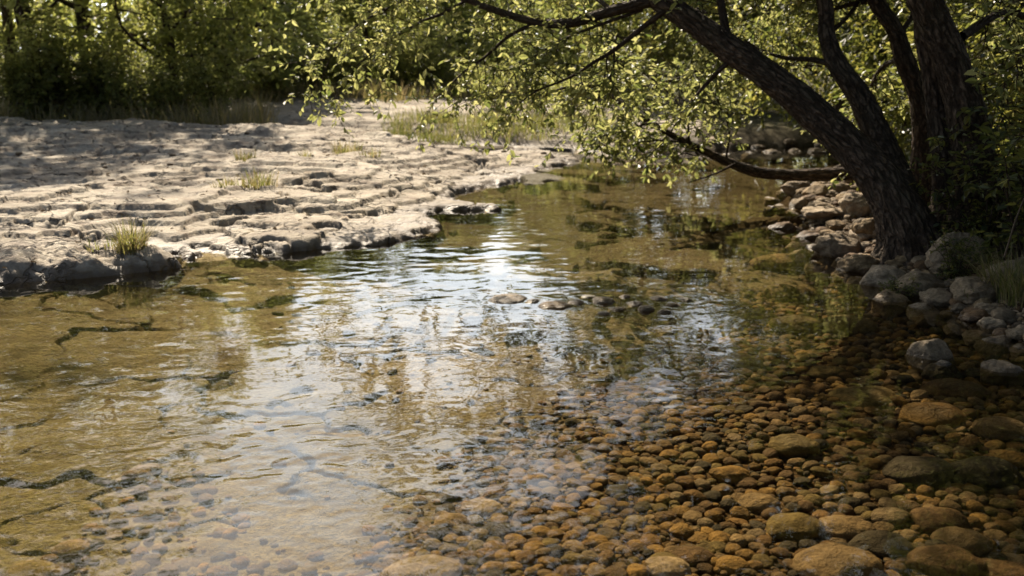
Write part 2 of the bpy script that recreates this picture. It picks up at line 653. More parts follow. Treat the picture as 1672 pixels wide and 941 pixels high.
def terrain(x, y):
    """height and the surface attributes of the whole valley floor"""
    wx = 0.10 * fbm2(x * 1.1, y * 1.1, 3, 1) + 0.035 * fbm2(x * 6, y * 6, 3, 2)
    # ---- bed
    grav = sstep(-.25, .45, x - (-.62 + (y - 2.8) * .50) + .25 * fbm2(x * .9, y * .9, 3, 5)) * sstep(7.0, 5.9, y + .5 * pn2(x, y, 6))
    bed = -.20 - .05 * fbm2(x * .5, y * .5, 3, 7)
    bed = bed + grav * .085
    riff = np.exp(-(((x - .55) / 1.0) ** 2 + ((y - 6.15) / .35) ** 2))
    bed = bed + riff * .10
    bed = bed + .06 * sstep(7.0, 11.0, y)
    qx, qy = x * 1.25 + .5 * fbm2(x * 1.5, y * 1.5, 3, 21), y * 1.7 + .5 * fbm2(x * 1.5, y * 1.5, 3, 23)
    ve, cid = voro_edge(qx, qy, 2)
    gap = pn2(x * 1.3, y * 1.3, 12)
    bcrack = sstep(.06, .018, ve) * (1 - grav) * sstep(-.3, .0, gap)
    bed = bed + (1 - grav) * ((cid - .5) * .03 - .035 * bcrack + .013 * fbm2(x * 4, y * 5, 5, 31))
    algae = .8 * sstep(6.8, 4.4, y + .25 * x + .6 * fbm2(x * .8, y * .8, 3, 14)) * sstep(.6, -.6, x)
    pale = np.exp(-(((x + .25) / 1.3) ** 2 + ((y - 5.6) / 1.1) ** 2)) + .35 * np.exp(-(((x + .5) / .8) ** 2 + ((y - 3.1) / 1.0) ** 2)) 
    pale = np.clip(pale * (.8 + .8 * fbm2(x * 1.2, y * 1.6, 3, 16)), 0, 1) * (1 - grav)
    slab = sstep(6.2, 7.2, y) * sstep(2.6, 1.6, x)
    on = sstep(.42, .5, cid)
    pale = np.clip(pale + slab * on * (.35 + .5 * fbm2(x * 1.5, y * 1.5, 3, 17)), 0, 1)
    bed = bed + slab * (on - .5) * .07
    deep = np.maximum(slab * (1 - on) * .95, .85 * sstep(6.6, 8.0, y) * (1 - .6 * pale))  # off slabs are dark hollows; far bed also darkened for tree reflections
    # ---- limestone shelf
    ds = poly_sd(SHELF, x, y) + wx
    grad = sstep(-2.2, -.4, x)                       # the right end steps down to the water in thin ledges
    top = (.060 + .060 * sstep(.05, .55, ds + .25 * pn2(x * 1.3, y * 1.3, 46)) + .03 * np.clip(ds - .5, 0, 1)) * (1 - grad) + grad * (.055 + .065 * np.clip(ds, 0, 1.8)) + .020 * np.clip(y - 6, 0, 30) * (1 - grad + grad * sstep(.1, 2.6, ds))
    wpx, wpy = .35 * fbm2(x * 1.2, y * 1.2, 3, 44), .35 * fbm2(x * 1.2, y * 1.2, 3, 45)
    edge = 1 - grad * .8 * sstep(1.3, .1, ds)
    t = top + edge * (.10 * fbm2((x + wpx) * .42, (y + wpy) * .55, 3, 40) + .035 * fbm2((x + wpx) * 1.3, (y + wpy) * 1.5, 3, 43))
    st = .048
    tt = (t + .010 * fbm2(x * 4.5, y * 5, 4, 47)) / st
    fl = np.floor(tt)
    fr = tt - fl
    terr = (fl + .30 * fr + .70 * sstep(.93, 1.0, fr)) * st
    shelf = terr + .10 * (t - terr)
    sve, scid = voro_edge((x + 1.6 * wpx) * .62, (y + 1.6 * wpy) * .8, 6)
    scr = sstep(.035, .010, sve + .02 * pn2(x * 9, y * 9, 50)) * sstep(-.15, .2, pn2(x * .9, y * .9, 55))
    pit = sstep(.38, .46, fbm2(x * 1.3 + wpx, y * 1.7 + wpy, 3, 57)) * sstep(.1, .3, pn2(x * .5, y * .5, 59))
    shelf = shelf + (scid - .5) * .022 - .05 * scr - .05 * pit + .014 * (.3 - np.abs(fbm2(x * 2.2 + wpx, y * 2.6 + wpy, 4, 58))) + .007 * (.3 - np.abs(fbm2(x * 8, y * 9, 3, 61)))
    lip = 1 - np.exp(-np.clip(ds + .05 * pn2(x * 7, y * 7, 62), 0, 9) / (.07 - .04 * grad))
    shelf = np.where(ds > 0, (shelf + .14) * lip - .14, -.14 + 1.0 * ds)
    # front lobe of rock
    dl = poly_sd(LOBE, x, y) + wx * .6
    lob = .13 * (1 - np.exp(-np.clip(dl, 0, 9) / .12)) + .045 * fbm2(x * 2.5, y * 3.5, 4, 70) + .05 * (.3 - np.abs(fbm2(x * 4, y * 5, 4, 73))) + .012 * (.3 - np.abs(fbm2(x * 11, y * 13, 3, 71)))
    lob = np.where(dl > 0, (lob + .12) * (1 - np.exp(-np.clip(dl, 0, 9) / .06)) - .12, -.12 + 1.0 * dl)
    shelf = np.maximum(shelf, lob)
    bed = bed + .10 * np.exp(-np.abs(np.minimum(np.maximum(ds, dl), 0)) / .55)
    # ---- right bank
    dr = poly_sd(RIGHT, x, y) + wx * .8
    rb = .02 + .16 * sstep(0, .9, dr) + .55 * sstep(.9, 3.0, dr) + .5 * sstep(3, 9, dr)
    rb = rb + .06 * fbm2(x * 1.7, y * 1.7, 4, 80) * sstep(0, .7, dr) + .018 * fbm2(x * 9, y * 9, 3, 82)
    rb = np.where(dr > 0, (rb + .12) * (1 - np.exp(-dr / .10)) - .12, -.12 + .45 * dr)
    # ---- far ground
    df = poly_sd(FAR, x, y) + wx
    fb = .10 + .16 * sstep(0, .8, df) + .016 * np.clip(y - 18, 0, 60) + .5 * sstep(5, 15, x) + .05 * fbm2(x * .8, y * 1.2, 4, 90)
    fb = np.where(df > 0, (fb + .1) * (1 - np.exp(-df / .15)) - .1, -.1 + .6 * df)
    ftt = fb / .06
    rocky = sstep(4.2, 2.6, x - (y - 18) * .2) * sstep(25.5, 23, y) * sstep(-8.5, -5, x)
    ff = np.floor(ftt)
    fb = np.where(df > .1, fb * (1 - rocky * .8) + rocky * .8 * (ff + sstep(.6, 1, ftt - ff)) * .06, fb)
    db = poly_sd(BACK, x, y)
    bb = np.where(db > 0, .5 * sstep(0, 3, db) - .1, -.1 + .3 * db)
    # gully between the two shelves stays dry
    gul = np.where((y > 15.2) & (x < 2.2 - 0.0 * y), .035 + .02 * pn2(x * 2, y * 2, 95), -9)
    parts = np.stack([bed, shelf, rb, np.maximum(np.maximum(fb, bb), gul)])
    zone = np.argmax(parts, 0)
    h = parts.max(0)
    zone = np.where((zone == 3) & (rocky > .5) & (df > -.2), 1, zone)
    zone = np.where((zone == 1) & (h < -.025), 0, zone)
    crack = np.where(zone == 0, bcrack, np.where(zone == 1, scr * .8, 0))
    turf = np.where(zone >= 2, sstep(15, 17, y) * .8, 0)
    return h, zone, dict(gravel=grav, algae=algae, pale=pale, crack=crack, turf=turf, deep=deep), ds


def H(x, y):
    return terrain(np.atleast_1d(np.asarray(x, float)), np.atleast_1d(np.asarray(y, float)))[0]


def polar(th_half, nth, r0, r1, ratio, far=None, coarse=20):
    th = np.linspace(-th_half, th_half, nth)
    side = np.linspace(th_half, 2 * math.pi - th_half, coarse + 2)[1:-1]
    th = np.concatenate([th, side])
    nr = int(math.log(r1 / r0) / math.log(ratio))
    r = r0 * (r1 / r0) ** (np.arange(nr + 1) / nr)
    if far is not None:
        r = np.concatenate([r, far])
    return th, r


def grid_faces(nth, nr, closed=True):
    i = np.arange(nr - 1)[:, None] * nth
    j = np.arange(nth if closed else nth - 1)[None, :]
    j2 = (j + 1) % nth
    return np.stack([i + j, i + nth + j, i + nth + j2, i + j2], 2).reshape(-1, 4)[:, ::-1]


def build_terrain():
    th, r = polar(R(36), 860, .9, 34, 1.0028, np.array([36, 39, 43, 48, 55, 64, 76, 95, 130, 200, 330, 600.0]), 40)
    T, RR = np.meshgrid(th, r)
    x, y = (RR * np.sin(T)).ravel(), (RR * np.cos(T)).ravel()
    h, zone, at_, _ = terrain(x, y)
    v = np.stack([x, y, h], 1)
    f = grid_faces(len(th), len(r))
    # centre fan under the camera
    v = np.vstack([v, [[0, 0, H(0, 0)[0]]]])
    for k in at_:
        at_[k] = np.append(at_[k], 0)
    zone = np.append(zone, 0)
    zf = np.max(zone[f], 1)
    zf = np.where((zone[f] == 1).any(1) & (zf == 1), 1, zf)
    c = len(v) - 1
    n = len(th)
    fan = np.stack([np.full(n, c), (np.arange(n) + 1) % n, np.arange(n)], 1)
    specs = (('riverbed', 0, M_BED), ('rock_shelf', 1, M_LIME), ('stony_bank', 2, M_SOIL), ('far_ground', 3, M_SOIL))
    for name, zi, mat in specs:
        fs = f[zf == zi]
        used = np.unique(fs)
        mp = np.zeros(len(v), int)
        mb = MB()
        if zi == 0:
            used = np.unique(np.concatenate([used, fan.ravel()]))
        mp[used] = np.arange(len(used))
        mb.add(v[used], mp[fs], **{k: a[used] for k, a in at_.items()})
        if zi == 0:
            mb.f.append(mp[fan])
        o = mb.build(name, mat)
        tag(o, kind='structure')


RIFFLE_STONES = [(830, 489, 60), (905, 500, 52), (985, 492, 40), (1035, 496, 34), (770, 508, 36), (1075, 488, 30), (960, 484, 26), (1010, 505, 30), (1100, 498, 28), (1055, 506, 26), (940, 494, 30), (1120, 490, 24), (1020, 485, 22), (870, 492, 26), (985, 512, 24), (1085, 510, 26)]


def build_water():
    th, r = polar(R(33), 1000, .9, 20, 1.0028, None, 30)
    T, RR = np.meshgrid(th, r)
    x, y = (RR * np.sin(T)).ravel(), (RR * np.cos(T)).ravel()
    rr = RR.ravel()
    cell = rr * .0026
    calm = sstep(-.2, .9, x - (-.35 + (y - 2.8) * .55) + .3 * pn2(x * .7, y * .7, 5)) * sstep(7, 5.5, y)
    amp = .30 + .85 * (1 - calm)
    amp = amp * (.30 + 1.15 * np.clip(.5 + 1.1 * fbm2(x * .7, y * .9, 3, 101), 0, 1.1))
    riff = np.exp(-(((x - .4) / 1.3) ** 2 + ((y - 6.0) / .55) ** 2))
    amp = amp + .6 * riff
    amp = amp * (1 - .45 * sstep(7, 10, y))
    z = np.zeros_like(x)
    wxy = .05 * fbm2(x * 2.2, y * 2.2, 2, 110)
    for i, (lam, slope, ax) in enumerate(((.62, .010, .6), (.27, .022, .45), (.125, .055, .42), (.062, .085, .45), (.034, .095, .55))):
        w = np.clip((lam / cell - 2) / 3, 0, 1)
        a = slope * lam / 5.0
        f = 1 / lam
        z += w * a * (.65 * pn2((x + wxy * .6 + .25 * y) * f * ax, (y + wxy - .30 * x) * f, 120 + i * 7) + .5 * pn2((x - .5 * y) * f * .7, (y + .45 * x + wxy) * f * .95, 160 + i * 5))
    z *= amp * (1 + .5 * sstep(5, 3.5, y)) * (1 + .0 * sstep(.3, -.5, x - (y - 2.8) * .35) * sstep(6.2, 4.8, y))
    # stationary wakes round the stones of the riffle
    for u, v, wd in RIFFLE_STONES:
        q = P(u, v)
        d = np.hypot((x - q[0]), (y - q[1]) * 1.2)
        k = d < .6
        z[k] += .0006 * np.cos(d[k] / .05 * 2 * math.pi * .6) * np.exp(-d[k] / .13)
    mb = MB()
    f = grid_faces(len(th), len(r))
    mb.add(np.stack([x, y, z], 1), f)
    c = mb.n
    mb.add([[0, 0, 0]], np.zeros((0, 3), int))
    n = len(th)
    mb.f.append(np.stack([np.full(n, c), (np.arange(n) + 1) % n, np.arange(n)], 1))
    o = mb.build('water', M_WATER)
    tag(o, kind='structure')


build_terrain()
build_water()

# ------------------------------------------------------------------ stones
STONE_MESH = []


def stone_mesh(i, sub=4, rough=1.0, facets=4):
    mb = MB()
    p, f = stone(100 + i, sub, rough, facets)
    mb.add(p, f)
    return mb.mesh('stone_form', M_STONE)


BOULDER_FORMS = [stone_mesh(i, 5, 1.35, 7) for i in range(9)]
COBBLE_FORMS = [stone_mesh(20 + i, 4, .75, 2) for i in range(10)]
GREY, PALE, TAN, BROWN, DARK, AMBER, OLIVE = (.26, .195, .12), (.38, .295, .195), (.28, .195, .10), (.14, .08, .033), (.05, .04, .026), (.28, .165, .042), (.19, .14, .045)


def put_stone(name, form, loc, size, rz, col, label, cat, group=None, tilt=0.0):
    o = link(name, form)
    o.location = loc
    o.scale = size
    o.rotation_euler = (tilt * random.uniform(-1, 1), tilt * random.uniform(-1, 1), rz)
    o.color = (*col, 1)
    return tag(o, label, cat, group)


# boulders of the right bank: u, v of the foot, width in the photo, height/width, colour, label
BOULDERS = [
    (1455, 478, 96, .58, PALE, 'pale rounded boulder with a dark waterline standing in the water below the leaning tree'),
    (1375, 428, 86, .50, GREY, 'grey rounded boulder at the water edge left of the largest pale one'),
    (1412, 446, 78, .42, TAN, 'low sun-dappled rock wedged between the two rounded boulders at the water edge'),
    (1345, 362, 60, .48, PALE, 'sunlit smooth oval boulder on the bank left of the leaning trunk'),
    (1408, 368, 62, .70, PALE, 'tall pale boulder leaning against others beside the trunk foot'),
    (1443, 346, 48, .60, PALE, 'light boulder directly behind the leaning trunk foot'),
    (1425, 395, 60, .55, TAN, 'tilted tan rock just in front of the leaning trunk foot'),
    (1357, 380, 94, .22, PALE, 'long flat pale slab lying at the water edge'),
    (1307, 322, 52, .50, GREY, 'brown grey boulder at the upstream end of the stony bank'),
    (1340, 326, 50, .45, TAN, 'sunlit rock second from the upstream end of the stony bank'),
    (1372, 322, 44, .50, GREY, 'half shaded rock beside the fallen bough'),
    (1305, 296, 50, .40, DARK, 'dark rock under the fallen bough'),
    (1325, 340, 34, .45, BROWN, 'small brown rock behind the smooth oval boulder'),
    (1383, 340, 34, .55, TAN, 'small warm rock above the smooth oval boulder'),
    (1570, 455, 104, .62, PALE, 'big rough grey white boulder on the bank right of the trunk foot'),
    (1512, 492, 86, .48, GREY, 'fractured grey rock at the water edge in front of the big rough boulder'),
    (1545, 500, 70, .42, GREY, 'broken rock with sunlit chips beside the fractured grey rock'),
    (1610, 505, 90, .50, GREY, 'shaded blocky rock under the hanging dry grass'),
    (1525, 518, 62, .34, TAN, 'low flat rock half sunk at the margin'),
    (1572, 520, 34, .6, GREY, 'small knobbly stone on the gravel spit'),
    (1582, 532, 30, .6, PALE, 'small pale stone at the tip of the gravel spit'),
    (1617, 528, 52, .50, GREY, 'rounded grey stone on the gravel spit'),
    (1628, 545, 44, .60, PALE, 'light grey stone lying before the rounded grey one on the spit'),
    (1532, 596, 82, .66, GREY, 'tall rounded boulder standing in the shallows with a wet foot'),
    (1545, 610, 66, .50, DARK, 'dark wet rock leaning against the tall rounded boulder in the shallows'),
    (1648, 618, 80, .56, GREY, 'smooth mottled boulder in the shallows at the picture edge'),
    (1482, 614, 40, .42, DARK, 'small dark stone just breaking the surface left of the tall rounded boulder'),
    (1600, 606, 46, .36, DARK, 'low dark stone between the two big boulders of the shallows'),
    (1655, 640, 40, .45, BROWN, 'brown wet stone below the smooth mottled boulder'),
    (1640, 565, 34, .5, TAN, 'tan stone on the wet gravel above the smooth mottled boulder'),
    (1668, 560, 40, .5, GREY, 'grey stone on the gravel at the very edge of the picture'),
    (1480, 452, 40, .5, TAN, 'tan stone tucked behind the largest pale waterline boulder'),
    (1510, 440, 46, .4, GREY, 'flat grey stone on the litter between trunk foot and big rough boulder'),
    (1462, 412, 40, .45, BROWN, 'brown stone at the foot of the leaning trunk'),
]
for i, (u, v, w, hr, col, lab) in enumerate(BOULDERS):
    q = P(u, v, 0)
    g = H(q[0], q[1])[0]
    for _ in range(6):
        q = P(u, v, max(g - .02, -.03))
        g = H(q[0], q[1])[0]
    dist = math.hypot(q[1], CAM_Z)
    wd = .93 * w / FPX * dist
    ht = wd * hr
    fm = BOULDER_FORMS[i % len(BOULDER_FORMS)]
    put_stone('boulder', fm, (q[0], q[1] + wd * .35, max(g, -.08) + ht * .34), (wd * .53, wd * random.uniform(.38, .46), ht * .62), random.uniform(-.35, .35) + (math.pi if i % 2 else 0), col, lab, 'boulder', 'rocks along the right bank', .12)

# middling rocks packed between the boulders all along the bank
BP = [(P(b[0], b[1], .05), b[5]) for b in BOULDERS]
BCOL = [(GREY, 'grey'), (PALE, 'pale'), (TAN, 'tan'), (BROWN, 'brown')]
taken, tries = [], 0
while len(taken) < 95 and tries < 9000:
    tries += 1
    y = random.uniform(4.6, 12.8)
    x = random.uniform(1.8, 4.6)
    d_ = float(poly_sd(RIGHT, np.array([x]), np.array([y]))[0])
    if not -.18 < d_ < .75 - .03 * y:
        continue
    r = random.choice((.045, .06, .075, .09, .12))
    if any((x - a_) ** 2 + (y - b_) ** 2 < (.8 * (r + c_)) ** 2 for a_, b_, c_ in taken):
        continue
    taken.append((x, y, r))
    g = H(x, y)[0]
    col, cn = BCOL[random.choices((0, 1, 2, 3), (3, 3, 4, 2))[0]]
    near = min(BP, key=lambda q: (q[0][0] - x) ** 2 + (q[0][1] - y) ** 2)
    nm = near[1]
    for sep in (' with', ' standing', ' at the', ' wedged', ' on the', ' leaning', ' directly', ' just', ' lying', ' second', ' beside', ' under', ' behind', ' above', ' in front', ' half', ' before', ' below', ' between', ' tucked'):
        nm = nm.split(sep)[0]
    dx, dy = x - near[0][0], y - near[0][1]
    rl = ('right of' if dx > 0 else 'left of') if abs(dx) > abs(dy) * .6 else ('behind' if dy > 0 else 'before')
    szw = {.045: 'fist sized', .06: 'small', .075: 'middling', .09: 'stout', .12: 'large'}[r]
    put_stone('rock', BOULDER_FORMS[len(taken) % 9], (x, y, max(g, -.06) + r * .15), (r * random.uniform(1, 1.35), r, r * random.uniform(.5, .85)), random.uniform(0, 6.28), col,
              f'{szw} {cn} rock packed on the bank {rl} the {nm}', 'rock', 'small rocks packed along the right bank', .3)

# far sunlit stones across the pool behind the fallen bough
FARST = [(1142, 253, 32), (1185, 246, 26), (1225, 244, 30), (1262, 243, 34), (1300, 242, 30), (1335, 243, 36), (1370, 244, 30), (1405, 244, 40), (1240, 236, 26), (1290, 234, 24), (1345, 233, 28), (1390, 232, 24), (1110, 246, 24), (1075, 249, 26), (1440, 243, 36), (1165, 236, 22)]
FL = ['pale sunlit stone standing alone in the pool beyond the bough', 'first light stone of the far pool edge', 'second light stone of the far pool edge, low and flat', 'rounded tan stone at the far pool edge', 'small upright stone at the far pool edge',
      'broad pale stone at the far pool edge behind the hanging twigs', 'grey stone at the far pool edge left of the forked trunk', 'long pale stone seen just left of the forked trunk', 'upper row stone above the low flat stone across the pool',
      'upper row stone above the small upright stone across the pool', 'upper row stone above the broad pale stone across the pool', 'upper row stone nearest the forked trunk across the pool', 'stone behind the low leaves at the narrow of the stream', 'leftmost stone at the narrow of the stream behind low leaves',
      'stone half hidden by the leaning trunk across the pool', 'small stone behind the one standing alone in the pool']
for i, (u, v, w) in enumerate(FARST):
    q = P(u, v, .05)
    wd = w / FPX * q[1]
    put_stone('boulder', BOULDER_FORMS[(i * 2 + 1) % 9], (q[0], q[1], H(q[0], q[1])[0] * .6 + wd * .12), (wd * .55, wd * .45, wd * .3), random.uniform(0, 6), random.choice((PALE, TAN, PALE, GREY)), FL[i], 'boulder', 'stones across the far pool', .15)

# stones of the riffle
RL = ['flat wet rock breaking the surface in mid stream, leftmost of the riffle', 'second flat wet rock of the riffle, just right of the leftmost', 'low stone in the middle of the riffle', 'small stone right of the middle of the riffle',
      'dark submerged stone before the riffle at its left', 'small stone at the right end of the riffle', 'tiny stone at the back of the riffle', 'small stone at the front of the riffle', 'stone near the right end of the riffle, in its front row', 'front stone of the riffle just right of its middle', 'stone between the two flat wet rocks and the middle of the riffle', 'last small stone at the far right of the riffle', 'tiny stone behind the middle of the riffle', 'small stone wedged between the two flat wet rocks of the riffle', 'lowest stone in front of the middle of the riffle', 'lowest stone in front of the right part of the riffle']
for i, (u, v, w) in enumerate(RIFFLE_STONES):
    q = P(u, v)
    wd = w / FPX * math.hypot(q[1], CAM_Z)
    put_stone('river_stone', COBBLE_FORMS[i % 10], (q[0], q[1], (-.008 if i in (0, 1, 2, 9) else -.02) if i != 4 else -.06), (wd * .55, wd * .42, .034 if i != 4 else .05), random.uniform(-.3, .3), random.choice((TAN, AMBER, OLIVE, TAN)), RL[i], 'stone', 'stones of the riffle', .06)

# named large cobbles under water at the right: u, v centre, width, height/width, colour, label
COBBLES = [
    (788, 797, 66, PALE, 'pale cream cobble lying alone among amber pebbles near the middle'),
    (740, 820, 60, TAN, 'tan cobble directly left of the pale cream one'),
    (1415, 640, 118, OLIVE, 'broad flat olive cobble under water below the dark shallows'),
    (1525, 672, 108, AMBER, 'large amber brown cobble under water, brightest of the right side'),
    (1560, 632, 100, BROWN, 'flat brown cobble under water below the tall rounded boulder'),
    (1640, 694, 90, TAN, 'long light cobble under water near the picture edge'),
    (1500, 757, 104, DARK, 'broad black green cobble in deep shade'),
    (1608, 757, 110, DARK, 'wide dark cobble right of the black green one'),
    (1372, 905, 140, TAN, 'largest cobble, half sunlit and half in shade at the bottom edge'),
    (1385, 838, 84, TAN, 'tan cobble with a split face above the largest cobble'),
    (1455, 818, 62, GREY, 'round grey cobble right of the split tan cobble'),
    (1300, 836, 92, OLIVE, 'wide olive cobble left of the split tan cobble'),
    (1535, 828, 90, BROWN, 'brown oval cobble in shade right of the round grey cobble'),
    (1572, 858, 84, TAN, 'yellowish cobble at the lower right in a patch of sun'),
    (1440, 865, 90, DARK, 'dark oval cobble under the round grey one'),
    (1545, 895, 110, BROWN, 'long brown cobble at the lower right corner'),
    (1640, 905, 90, BROWN, 'brown cobble at the bottom right corner'),
    (1195, 752, 62, AMBER, 'amber cobble with a flat top in mid gravel'),
    (1298, 720, 80, OLIVE, 'long olive cobble above the mid gravel'),
    (690, 925, 120, PALE, 'big pale knobbly cobble at the bottom edge'),
    (1132, 886, 66, BROWN, 'smooth brown cobble left of the largest one'),
    (1200, 898, 54, AMBER, 'round amber cobble just left of the largest one'),
    (1090, 905, 74, PALE, 'light angular cobble near the bottom edge'),
    (1240, 795, 62, TAN, 'tan flat cobble in the middle of the gravel'),
    (1085, 890, 50, OLIVE, 'olive cobble behind the light angular one'),
    (1210, 580, 66, TAN, 'flat tan cobble at the dark edge of the gravel'),
    (1350, 596, 60, OLIVE, 'olive cobble in the shaded shallows left of the tall boulder'),
    (1310, 520, 90, OLIVE, 'long submerged slab in the dark water, upper one'),
    (1385, 522, 96, OLIVE, 'long submerged slab in the dark water, nearer the bank'),
    (1300, 466, 90, OLIVE, 'sunken flat stone in the dark pool left of the pale boulder'),
    (1270, 411, 80, TAN, 'flat stone just under the surface left of the bank boulders'),
    (1655, 735, 70, AMBER, 'orange cobble at the right picture edge'),
    (45, 885, 90, OLIVE, 'green brown cobble under rippled water at the bottom left corner'),
    (20, 925, 80, OLIVE, 'algae covered cobble at the very bottom left corner'),
    (110, 840, 60, TAN, 'tan cobble under rippled water near the left edge'),
]
placed = []           # x, y, radius


def bed_point(u, v):
    q = P(u, v, -.12)
    for _ in range(4):
        q = P(u, v, H(q[0], q[1])[0])
    return q


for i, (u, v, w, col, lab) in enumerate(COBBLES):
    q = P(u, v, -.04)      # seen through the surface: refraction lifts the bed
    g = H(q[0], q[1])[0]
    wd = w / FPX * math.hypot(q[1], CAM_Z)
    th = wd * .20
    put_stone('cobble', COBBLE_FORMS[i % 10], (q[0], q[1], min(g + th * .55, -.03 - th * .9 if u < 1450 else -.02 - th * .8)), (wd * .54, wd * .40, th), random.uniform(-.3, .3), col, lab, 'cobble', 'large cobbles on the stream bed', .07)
    placed.append((q[0], q[1], wd * .42))

# pebbles of the gravel bed
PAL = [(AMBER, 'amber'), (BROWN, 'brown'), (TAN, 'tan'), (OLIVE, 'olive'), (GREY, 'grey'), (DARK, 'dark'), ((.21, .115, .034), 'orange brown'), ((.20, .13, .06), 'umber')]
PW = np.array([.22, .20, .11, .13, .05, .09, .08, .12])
cell = {}


def free(x, y, r, k=.74):
    ix, iy = int(math.floor(x / .2)), int(math.floor(y / .2))
    for a in range(ix - 1, ix + 2):
        for b in range(iy - 1, iy + 2):
            for (px, py, pr) in cell.get((a, b), ()):
                if (px - x) ** 2 + (py - y) ** 2 < (k * (pr + r)) ** 2:
                    return False
    return True


def occupy(x, y, r):
    cell.setdefault((int(math.floor(x / .2)), int(math.floor(y / .2))), []).append((x, y, r))


for x, y, r in placed:
    occupy(x, y, r)
pebs = []
NT_ = 60000
cx = RNG.uniform(-1.6, 3.4, NT_)
cy = 1.9 + (7.0 - 1.9) * RNG.uniform(0, 1, NT_) ** 1.4
ch, cz, ca, _ = terrain(cx, cy)
cr = np.sort(np.concatenate([RNG.uniform(.025, .041, 6000), RNG.uniform(.017, .032, 20000), RNG.uniform(.008, .016, NT_ - 26000)]))[::-1]
cprob = RNG.uniform(0, 1, NT_)
for x, y, h, g, zn, r, pr in zip(cx, cy, ch, ca['gravel'], cz, cr, cprob):
    if h > .10 or (zn != 0 and h > .02 and r > .025):
        continue
    if zn == 0 and g < .12 + .75 * pr and pr > (.010 if y > 3.5 + .5 * math.sin(x * 3) else .11):
        continue
    if h + r * .5 > 0 and r > .03:
        continue
    if free(x, y, r):
        occupy(x, y, r)
        pebs.append((x, y, h, r))
order = sorted(pebs, key=lambda q: -(q[3] / math.hypot(q[0], q[1], CAM_Z)) * (1.0 if abs(q[0] / q[1]) < .54 and q[1] > 2.62 else .2))
single, rest = order[:255], order[255:]


def zone_words(x, y):
    d = np.array([x, y, -.1 - CAM_Z])
    t = d[1] * CP - d[2] * SP
    u = 836 + FPX * d[0] / t
    v = 470.5 - FPX * (d[1] * SP + d[2] * CP) / t
    best = min(COBBLES, key=lambda c: (c[0] - u) ** 2 + (2 * (c[1] - v)) ** 2)
    dx, dy = u - best[0], v - best[1]
    rel = ('right of' if dx > 0 else 'left of') if abs(dx) > abs(dy) * 1.2 else ('before' if dy > 0 else 'behind')
    short = {}
    name = best[4].split(',')[0]
    for sep in (' lying', ' directly', ' under water', ' under rippled', ' in deep', ' near', ' at the', ' with', ' above', ' left of', ' right of', ' in ', ' just', ' behind', ' under ', ' of the right'):
        name = name.split(sep)[0]
    return rel, name


for i, (x, y, h, r) in enumerate(single):
    ci = int(RNG.choice(len(PAL), p=PW))
    col, cn = PAL[ci]
    flat = RNG.uniform(.34, .62)
    shp = 'flat' if flat < .43 else ('rounded' if flat > .53 else 'oval')
    sz = 'big' if r > .036 else ('middling' if r > .030 else 'small')
    rel, nm = zone_words(x, y)
    lab = f'{sz} {shp} {cn} pebble under clear water, {rel} the {nm}'
    k = 1 + RNG.uniform(-.2, .2)
    el = RNG.uniform(.9, 1.25)
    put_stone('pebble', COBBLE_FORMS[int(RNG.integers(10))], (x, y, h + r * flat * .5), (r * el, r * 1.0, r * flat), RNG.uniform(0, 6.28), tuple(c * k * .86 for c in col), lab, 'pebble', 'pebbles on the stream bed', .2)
mb = MB()
sm = [stone(60 + j, 3 if j < 6 else 2, .7, 2) for j in range(12)]
for x, y, h, r in rest:
    j = int(RNG.integers(0, 6)) if r > .024 else int(RNG.integers(6, 12))
    p, f = sm[j]
    a = RNG.uniform(0, 6.28)
    fl = RNG.uniform(.36, .7)
    el = RNG.uniform(.9, 1.3)
    q = p * np.array([r * el, r, r * fl])
    tl = RNG.uniform(-.25, .25)
    q = q @ np.array([[math.cos(a), math.sin(a), 0], [-math.sin(a), math.cos(a), 0], [0, 0, 1]])
    q[:, 2] += tl * q[:, 0]
    above = h > -.005
    col = np.array(PAL[int(RNG.choice(len(PAL), p=PW))][0] if not above else random.choice((GREY, PALE, TAN, BROWN))) * (.86 + RNG.uniform(-.25, .22))
    mb.add(q + [x, y, h + r * fl * .45], f, col=np.repeat(col[None], len(q), 0))
g = mb.build('gravel', M_GRAVEL)
tag(g, kind='stuff', label='small pebbles and grit filling the stream bed between the larger stones', cat='gravel')

# rubble and grit on the dry right bank
mb = MB()
n = 5200
bx, by = RNG.uniform(1.7, 4.6, n), RNG.uniform(4.6, 12, n)
bh, bz, _, _ = terrain(bx, by)
for x, y, h, zn in zip(bx, by, bh, bz):
    if zn != 2 or h < -.02 or h > .42:
        continue
    r = random.uniform(.010, .034) * (1.9 if random.random() < .15 else 1)
    p, f = sm[random.randrange(6, 12)]
    a = random.uniform(0, 6.28)
    q = p * np.array([r * 1.2, r, r * .7])
    q = q @ np.array([[math.cos(a), math.sin(a), 0], [-math.sin(a), math.cos(a), 0], [0, 0, 1]])
    mb.add(q + [x, y, h + r * .3], f, col=np.repeat((np.array(random.choice((GREY, PALE, TAN, BROWN))) * random.uniform(.6, 1.1))[None], len(q), 0))
tag(mb.build('rubble', M_GRAVEL), kind='stuff', label='loose stones and grit on the shaded right bank', cat='rubble')

